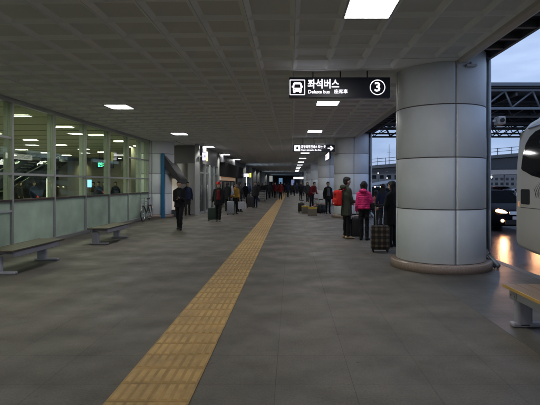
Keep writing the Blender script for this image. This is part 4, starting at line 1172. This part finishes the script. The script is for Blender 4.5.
    if hat:
        b = bmesh.new(); ell(b, hc + Vector((0, -.015 * s, .075 * s)), (.103 * s, .112 * s, .085 * s), 3); chain(b, [(hc + Vector((-.05, .03, .055)) * s, (.055 * s, .085 * s, .025 * s)), (hc + Vector((.05, .03, .055)) * s, (.055 * s, .085 * s, .025 * s))], 4, 2)
        fuse('hat', b, .010, hat, t, 2)
    return t, s
def P(px, Y): return ((px - 291) * Y / 465.0)

V1 = .011
# green parka and red backpack
Yg = 13.2
person('person in a long dark olive hooded parka and tan shoes, facing right', (P(346.5, Yg), Yg, 0), 72, 1.74, 'people waiting by the pillars', 'c_olive', 'c_black', 'c_tan', .66, 'short', vox=V1, hood=True, fat=1.12, rh=(.12, .30, 1.02), lh=(-.16, .22, .95))
t = thing('backpack', 'bright red backpack worn by the person in the olive parka', 'backpack', (P(346.5, Yg) - .27, Yg - .13, .93), R(-62))
b = bmesh.new(); box(b, -.155, .155, -.075, .085, .0, .44, bev=.06, seg=3); ell(b, (0, -.01, .36), (.14, .085, .10), 2); bag = fuse('bag', b, .011, 'c_red', t, 5)
b = bmesh.new(); box(b, -.11, .11, -.125, -.04, .03, .21, bev=.035, seg=3); fuse('front_pocket', b, .010, 'c_red', t, 4)
b = bmesh.new()
for sd in (-1, 1): tube(b, [(sd * .09, .07, .40), (sd * .11, .15, .475), (sd * .12, .26, .45)], .018, 6)
obj('strap', b, 'c_red2', t)
boxo('badge', 'c_white', t, -.03, .02, -.130, -.121, .06, .10)
# pink quilted jacket
Yp = 12.8
person('person in a bright pink quilted jacket with long dark hair, seen from behind', (P(364, Yp), Yp, 0), 22, 1.62, 'people waiting by the pillars', 'c_pink', 'c_black', 'c_black', .93, 'bob', vox=V1, quilt=True, fat=1.05, rh=(.20, .26, 1.08), lh=(-.22, .03, .84), hood=True)
t = thing('shoulder_bag', 'small black shoulder bag hanging at the hip of the pink jacket', 'bag', (P(371, Yp), Yp - .05, .86), R(-22))
b = bmesh.new(); box(b, -.10, .10, -.045, .045, -.02, .18, bev=.03, seg=3); obj('pouch', b, 'c_black', t)
b = bmesh.new(); tube(b, [(-.09, -.01, .17), (-.12, -.10, .33), (-.18, -.13, .48), (-.22, -.05, .57)], .012, 6); obj('strap', b, 'c_black', t)

def suitcase(lab, loc, rz, w_, d_, h_, m, handle=.45, group='suitcases and bags on the pavement', grooves=True, hard=True):
    t = thing('suitcase', lab, 'suitcase', loc, rz, group)
    b = bmesh.new(); box(b, -w_ / 2, w_ / 2, -d_ / 2, d_ / 2, .055, h_, bev=.045, seg=4)
    for f in b.faces: f.smooth = True
    obj('shell', b, m, t)
    b = bmesh.new()
    if grooves:
        for k in range(5): x = -w_ * .36 + k * w_ * .18; box(b, x - .008, x + .008, -d_ / 2 - .004, -d_ / 2 + .01, .11, h_ - .07, bev=.003)
    else:
        box(b, -w_ * .38, w_ * .38, -d_ / 2 - .03, -d_ / 2 + .01, .12, h_ * .58, bev=.02, seg=2)
    obj('ribs' if grooves else 'front_pocket', b, m, t)
    b = bmesh.new()
    for x in (-.09, .09): tube(b, [(x, d_ / 2 - .04, h_ - .02), (x, d_ / 2 - .04, h_ + handle)], .009, 8)
    hd = obj('handle_tube', b, 'steel', t)
    b = bmesh.new(); box(b, -.12, .12, d_ / 2 - .06, d_ / 2 - .02, h_ + handle, h_ + handle + .035, bev=.012, seg=2); obj('grip', b, 'rubber', hd)
    b = bmesh.new(); tube(b, [(-.07, 0, h_ - .005), (-.06, 0, h_ + .03), (.06, 0, h_ + .03), (.07, 0, h_ - .005)], .012, 8); obj('top_handle', b, 'rubber', t)
    for sx in (-1, 1):
        for sy in (-1, 1):
            b = bmesh.new(); disc_x(b, (sx * (w_ / 2 - .045), sy * (d_ / 2 - .045), .028), .028, .03, 14); obj('wheel', b, 'rubber', t)
    return t
Yl = 10.65
suitcase('brown plaid suitcase with its handle pulled up, beside the near pillar', (P(380, Yl), Yl, 0), R(-4), .415, .25, .60, 'plaid', .44, grooves=False)
suitcase('black suitcase standing between the olive parka and the pink jacket', (P(356.5, 13.3), 13.3, 0), R(8), .38, .25, .58, 'case_black', .08)
# people at the column
Yb = 11.4
person('person in black standing half hidden behind the near pillar', (P(392.5, Yb), Yb, 0), -40, 1.62, 'people waiting by the pillars', 'c_black', 'c_black', 'c_black', .6, 'long', vox=.014, fat=1.12, lh=(-.2, .28, 1.0))
person('person in navy with black hair beyond the plaid suitcase', (P(383, 16.2), 16.2, 0), 10, 1.55, 'people waiting by the pillars', 'c_navy', 'c_char', 'c_black', .7, 'long', vox=.018)
person('small person in a dusty pink top beyond the plaid suitcase', (P(376, 17.0), 17.0, 0), 60, 1.32, 'people waiting by the pillars', cloth('dusty_pink_cloth', (.35, .12, .12)), 'c_char', 'c_black', .8, 'long', vox=.018)
# dark suit man
Ys = 24.3
person('man in a dark jacket over a pale shirt, standing before the third pillar', (P(328, Ys), Ys, 0), 170, 1.66, 'people along the right side', 'c_black', 'c_black', 'c_char', .78, 'short', vox=.018, inner='c_grey', fat=1.1)
suitcase('black bag standing left of the man in the dark jacket', (P(321.8, 24.6), 24.6, 0), R(30), .36, .26, .46, 'case_black', .25, grooves=False)
# red jacket person
Yr = 28.5
person('person in a red jacket bending over the luggage before the third pillar', (P(311.5, Yr), Yr, 0), 150, 1.74, 'people along the right side', 'c_red2', 'c_black', 'c_char', .86, 'short', vox=.018, lean=(-.05, .2), fat=1.12, rh=(.18, .40, .98), lh=(-.2, .36, .95))
# taped boxes
def carton(lab, px, Y, w_, h_, rz):
    t = thing('carton', lab, 'box', (P(px, Y), Y, 0), rz, 'taped cartons on the pavement')
    b = bmesh.new(); box(b, -w_ / 2, w_ / 2, -.2, .2, 0.001, h_, bev=.006); obj('box', b, 'card', t)
    b = bmesh.new(); box(b, -w_ / 2 - .003, w_ / 2 + .003, -.203, .203, h_ - .075, h_ - .015); obj('tape', b, 'tape', t)
    b = bmesh.new(); box(b, -.03, .03, -.2, .2, h_ + .001, h_ + .004); obj('seam_tape', b, 'tape', t)
    return t
carton('left carton with yellow tape in front of the bending person', 305.4, 24.6, .36, .41, R(6))
carton('right carton with yellow tape, the nearer one', 312.6, 22.8, .43, .43, R(-4))
def duffel(lab, px, Y, L_, r_, rz, m):
    t = thing('duffel_bag', lab, 'bag', (P(px, Y), Y, 0), rz, 'suitcases and bags on the pavement')
    b = bmesh.new(); chain(b, [((-L_ / 2, 0, r_), (r_ * .8, r_ * .8, r_ * .95)), ((0, 0, r_ * 1.05), (r_, r_, r_ * 1.05)), ((L_ / 2, 0, r_), (r_ * .8, r_ * .8, r_ * .95))], 6, 2); fuse('bag', b, .018, m, t, 3)
    b = bmesh.new()
    for y in (-.06, .06): tube(b, [(-.14, y, r_ * 1.9), (-.08, y * .6, r_ * 2.5), (.08, y * .6, r_ * 2.5), (.14, y, r_ * 1.9)], .012, 6)
    obj('handle', b, 'rubber', t); return t
duffel('black duffel bag right of the taped cartons', 318.6, 24.9, .5, .19, R(20), 'c_black')
suitcase('black suitcase left of the taped cartons', (P(301.3, 25.4), 25.4, 0), R(-15), .34, .25, .52, 'case_black', .1)
duffel('dusty pink bag on top of the luggage behind the cartons', 315.6, 26.2, .26, .17, R(0), cloth('pink_bag_cloth', (.45, .14, .14)))

# --- left side people
Ym = 15.8
person('man in black walking towards us, looking at something in his hands', (P(179.5, Ym), Ym, 0), 172, 1.66, 'people along the left side', 'c_black', 'c_black', 'c_black', .80, 'short', vox=.012, stride=.36, lh=(-.05, .30, 1.10), rh=(.07, .30, 1.07), lean=(0, .04), fat=1.08, inner='c_char')
bm = bmesh.new(); box(bm, -.04, .04, -.006, .006, -.07, .07, bev=.004)
o = tag(obj('phone', bm, 'tint'), 'small phone in the hands of the walking man in black', 'phone'); o.location = (P(179.2, Ym), Ym - .37, 1.09); o.rotation_euler = (R(-55), 0, 0)
person('person in navy standing in the lit recess behind the walking man', (P(187.5, 23.0), 23.0, 0), 160, 1.66, 'people along the left side', 'c_navy', 'c_char', 'c_black', .82, 'short', vox=.02)
duffel('dark blue bag on the floor by the lit canopy panel', 172, 21.9, .35, .2, 0, 'c_navy')
Yw = 19.2
person('person in a red beanie and open black coat over a red top, pulling a suitcase', (P(218.5, Yw), Yw, 0), 172, 1.62, 'people along the left side', 'c_black', 'c_black', 'c_grey', .74, 'bob', hat='c_red', vox=.013, inner='c_red2', stride=.22, fat=1.12, rh=(.26, -.02, .84))
suitcase('dark green suitcase pulled by the person in the red beanie', (P(212.6, 19.5), 19.5, 0), R(12), .40, .26, .56, 'case_green', .3)
Yy = 24.0
person('person in a mustard yellow jacket with a pale scarf, bending to a silver suitcase', (P(235, Yy), Yy, 0), 150, 1.62, 'people along the left side', 'c_yellow', 'c_black', 'c_grey', .93, 'short', vox=.016, fat=1.2, rh=(.22, .28, 1.0), lean=(0, .08))
t = thing('scarf', 'white and pale blue scarf hanging on the mustard yellow jacket', 'scarf', (P(233.4, Yy), Yy - .22, 0))
b = bmesh.new(); chain(b, [((-.05, .12, 1.42), (.05, .05, .05)), ((-.02, 0, 1.25), (.055, .03, .06)), ((0, 0, 1.08), (.055, .025, .05))], 6, 2); fuse('white_part', b, .014, 'c_white', t)
b = bmesh.new(); chain(b, [((-.04, -.01, 1.12), (.06, .03, .05)), ((-.03, -.01, .95), (.055, .03, .05))], 5, 2); fuse('blue_part', b, .014, 'c_lblue', t)
suitcase('silver suitcase in front of the mustard yellow jacket', (P(230.5, 23.5), 23.5, 0), R(5), .36, .26, .68, 'case_silver', .2)
t = thing('paper_bag', 'white carrier bag standing right of the mustard yellow jacket', 'bag', (P(241.8, 25.5), 25.5, 0))
b = bmesh.new(); box(b, -.19, .19, -.08, .08, .18, .58, bev=.01); obj('bag', b, 'c_white', t)
b = bmesh.new(); tube(b, [(-.08, 0, .575), (-.06, 0, .72), (.06, 0, .72), (.08, 0, .575)], .008, 6); obj('handle', b, 'c_white', t)
person('person in dark clothes carrying the white bag, behind the mustard jacket', (P(239.5, 25.9), 25.9, 0), 30, 1.66, 'people along the left side', 'c_char', 'c_black', 'c_black', .75, 'short', vox=.02, rh=(.3, .05, .74))
person('person in black standing by the entrance glass behind the red beanie', (P(227.5, 26.5), 26.5, 0), -10, 1.66, 'people along the left side', 'c_black', 'c_black', 'c_black', .7, 'short', vox=.02)
Yk = 30.5
person('tall person in a dark coat with a black suitcase, left of the yellow strip', (P(255.5, Yk), Yk, 0), 200, 1.70, 'people along the left side', 'c_char', 'c_navy', 'c_black', .76, 'short', vox=.02, fat=1.15)
suitcase('black suitcase beside the tall person in a dark coat', (P(250.2, 30.2), 30.2, 0), 0, .42, .28, .72, 'case_black', .2)

# luggage trolley, far left of the strip
Yt = 41.0
t = thing('luggage_trolley', 'luggage trolley loaded with a pale grey case, left of the strip', 'trolley', (P(262, Yt), Yt, 0))
b = bmesh.new()
tube(b, [(-.3, -.4, .22), (-.3, .45, .22), (-.3, .5, 1.0)], .02, 6); tube(b, [(.3, -.4, .22), (.3, .45, .22), (.3, .5, 1.0)], .02, 6); tube(b, [(-.3, .5, 1.0), (.3, .5, 1.0)], .022, 6); tube(b, [(-.3, -.4, .22), (.3, -.4, .22)], .02, 6)
for x in (-.15, 0, .15): tube(b, [(x, -.4, .22), (x, .45, .22)], .012, 6)
obj('frame', b, 'steel', t)
for x in (-.26, .26):
    for y in (-.35, .4):
        b = bmesh.new(); disc_x(b, (x, y, .09), .09, .04, 14); obj('wheel', b, 'rubber', t)
tt = thing('trolley_case', 'pale grey case lying on the far luggage trolley', 'suitcase', (P(262, Yt), Yt, .245))
b = bmesh.new(); box(b, -.30, .30, -.3, .3, 0, .62, bev=.05, seg=3); obj('shell', b, mat('pale_grey_case', (.22, .22, .2), .5), tt)
b = bmesh.new()
for z in (.18, .4): box(b, -.303, .303, -.303, .303, z, z + .03)
obj('band', b, 'case_black', tt)

# ---- distant crowd: copies of four light-weight figures
protos = []
for i, (topm, hr) in enumerate((('c_black', 'short'), ('c_char', 'bob'), ('c_red2', 'short'), ('c_navy', 'short'))):
    q, _ = person('x', (0, 0, 0), 0, 1.68, None, topm, 'c_black', 'c_black', .72, hr, vox=.026, stride=.25 if i % 2 else 0)
    protos.append([q, False])
crowd = [  # px, Y, proto, heading, what sets it apart
    (245.5, 37, 0, 10, 'first dark figure beyond the white and yellow sign'),
    (258.5, 44, 1, 180, 'dark figure behind the luggage trolley, at its left'),
    (265.5, 46, 0, 170, 'dark figure behind the luggage trolley, at its right'),
    (269.5, 50, 1, 0, 'dark figure between the trolley and the red jackets'),
    (272.5, 56, 3, 185, 'navy figure right behind the first red jacket'),
    (275.2, 52, 2, 200, 'left of the two red-jacketed figures near the strip'),
    (280.6, 46, 2, 0, 'right of the two red-jacketed figures, walking on the strip'),
    (284.5, 62, 0, 180, 'dark figure just right of the far red jackets'),
    (287.8, 54, 3, 0, 'navy figure at the far end of the yellow strip'),
    (291.0, 66, 0, 170, 'dark figure in the middle of the far walkway'),
    (294.2, 60, 1, 10, 'dark figure right of the middle of the far walkway'),
    (297.0, 72, 3, 180, 'navy figure under the far bright sign'),
    (300.8, 45, 0, 190, 'dark figure standing alone left of the third pillar'),
    (307.5, 40, 1, 180, 'dark figure behind the left shoulder of the bending person'),
    (249.0, 48, 3, 20, 'navy figure near the far left frontage'),
    (262.5, 58, 1, 160, 'small far figure directly above the trolley'),
    (267.5, 70, 0, 180, 'tiny far figure by the lit posts'),
    (278.0, 74, 1, 0, 'tiny far figure between the red jackets'),
    (286.0, 80, 0, 0, 'tiny far figure at the vanishing end of the strip'),
    (303.5, 60, 3, 180, 'small navy figure beside the third pillar'),
]
for i, (px, Y, pi, fc, lab) in enumerate(crowd):
    q, used = protos[pi]
    if not used: o = q; protos[pi][1] = True
    else: o = copy_tree(q)
    sc_ = random.uniform(.95, 1.05); o.scale = (sc_, sc_, sc_)
    place(o, (P(px, Y), Y, 0), R(-fc), lab, 'far crowd on the walkway')
# people seen in the hall through the glass
hall = [(93.5, 30.5, 0, 200, 'dark figure in the hall below the blue screen'), (98.5, 26.5, 3, 170, 'navy figure in the hall below the green clock'), (104, 29, 1, 190, 'dark figure in the hall right of the clock figures'),
        (115.5, 27, 0, 150, 'dark figure in the hall seen through the fourth bay'), (20, 29, 1, 90, 'dark figure at the foot of the escalator'), (34, 27.5, 3, 120, 'navy figure in the hall before the escalator')]
for px, Y, pi, fc, lab in hall:
    o = copy_tree(protos[pi][0]); o.scale = (1, 1, 1); place(o, (P(px, Y), Y, .006), R(-fc), lab, 'people in the hall behind the glass')

# ================================================================== BICYCLE
t = thing('bicycle', 'bicycle leaning by the end of the glass wall before the left pillar', 'bicycle', (-6.12, 19.7, 0), R(2))
r = .33
for y, nm in ((-.52, 0), (.52, 1)):
    b = bmesh.new(); torus_x(b, (0, y, r), r - .02, .02, 32, 8); wq = obj('wheel', b, 'rubber', t)
    b = bmesh.new()
    torus_x(b, (0, y, r), r - .045, .010, 32, 6)
    for k in range(16):
        a = 2 * math.pi * k / 16; tube(b, [(0, y, r), (0, y + (r - .05) * math.cos(a), r + (r - .05) * math.sin(a))], .0025, 4)
    tube(b, [(-.05, y, r), (.05, y, r)], .02, 8); obj('rim', b, 'chrome', wq)
b = bmesh.new()
bb = (0, .06, .30); st = (0, .20, .78); hd_ = (0, -.33, .82); hl = (0, -.37, .66)
for a, c in ((bb, st), (st, hd_), (bb, hl), (hd_, hl), (bb, (.0, .52, r)), (st, (.0, .52, r)), (hl, (.0, -.52, r))): tube(b, [a, c], .018, 8)
obj('frame', b, 'c_grey', t)
b = bmesh.new(); tube(b, [hd_, (0, -.31, .96)], .015, 8); tube(b, [(-.28, -.20, 1.0), (-.12, -.33, .97), (.12, -.33, .97), (.28, -.20, 1.0)], .014, 8); obj('handlebar', b, 'steel', t)
b = bmesh.new(); tube(b, [st, (0, .22, .88)], .013, 8); chain(b, [((0, .10, .91), (.03, .05, .02)), ((0, .28, .92), (.075, .06, .03))], 5, 2); obj('saddle', b, 'rubber', t)
b = bmesh.new(); disc_x(b, (.03, .06, .30), .09, .01, 20); tube(b, [(.05, .06, .30), (.06, .06, .13)], .01, 6); tube(b, [(-.05, .06, .30), (-.06, .06, .47)], .01, 6); box(b, .04, .14, .02, .10, .115, .135); box(b, -.14, -.04, .02, .10, .465, .485); obj('crank', b, 'steel', t)
b = bmesh.new()
for y, a0, a1 in ((-.52, 60, 170), (.52, 10, 120)):
    b = bmesh.new(); pts = [(0, y + (r + .02) * math.cos(R(a)) * (1 if y > 0 else 1), r + (r + .02) * math.sin(R(a))) for a in range(a0, a1, 12)]; tube(b, pts, .018, 6)
    obj('mudguard', b, 'steel', t)
b = bmesh.new()
for k in range(4): 
    z = .68 + .065 * k; tube(b, [(-.15, -.58, z), (.15, -.58, z), (.17, -.38, z), (-.17, -.38, z), (-.15, -.58, z)], .006, 5)
obj('basket', b, 'steel', t)
b = bmesh.new(); box(b, -.025, .025, .845, .862, .5, .55, bev=.006); obj('reflector', b, emat('orange_reflector', (1, .35, .05), .6), t)

print('objects', len(bpy.data.objects))
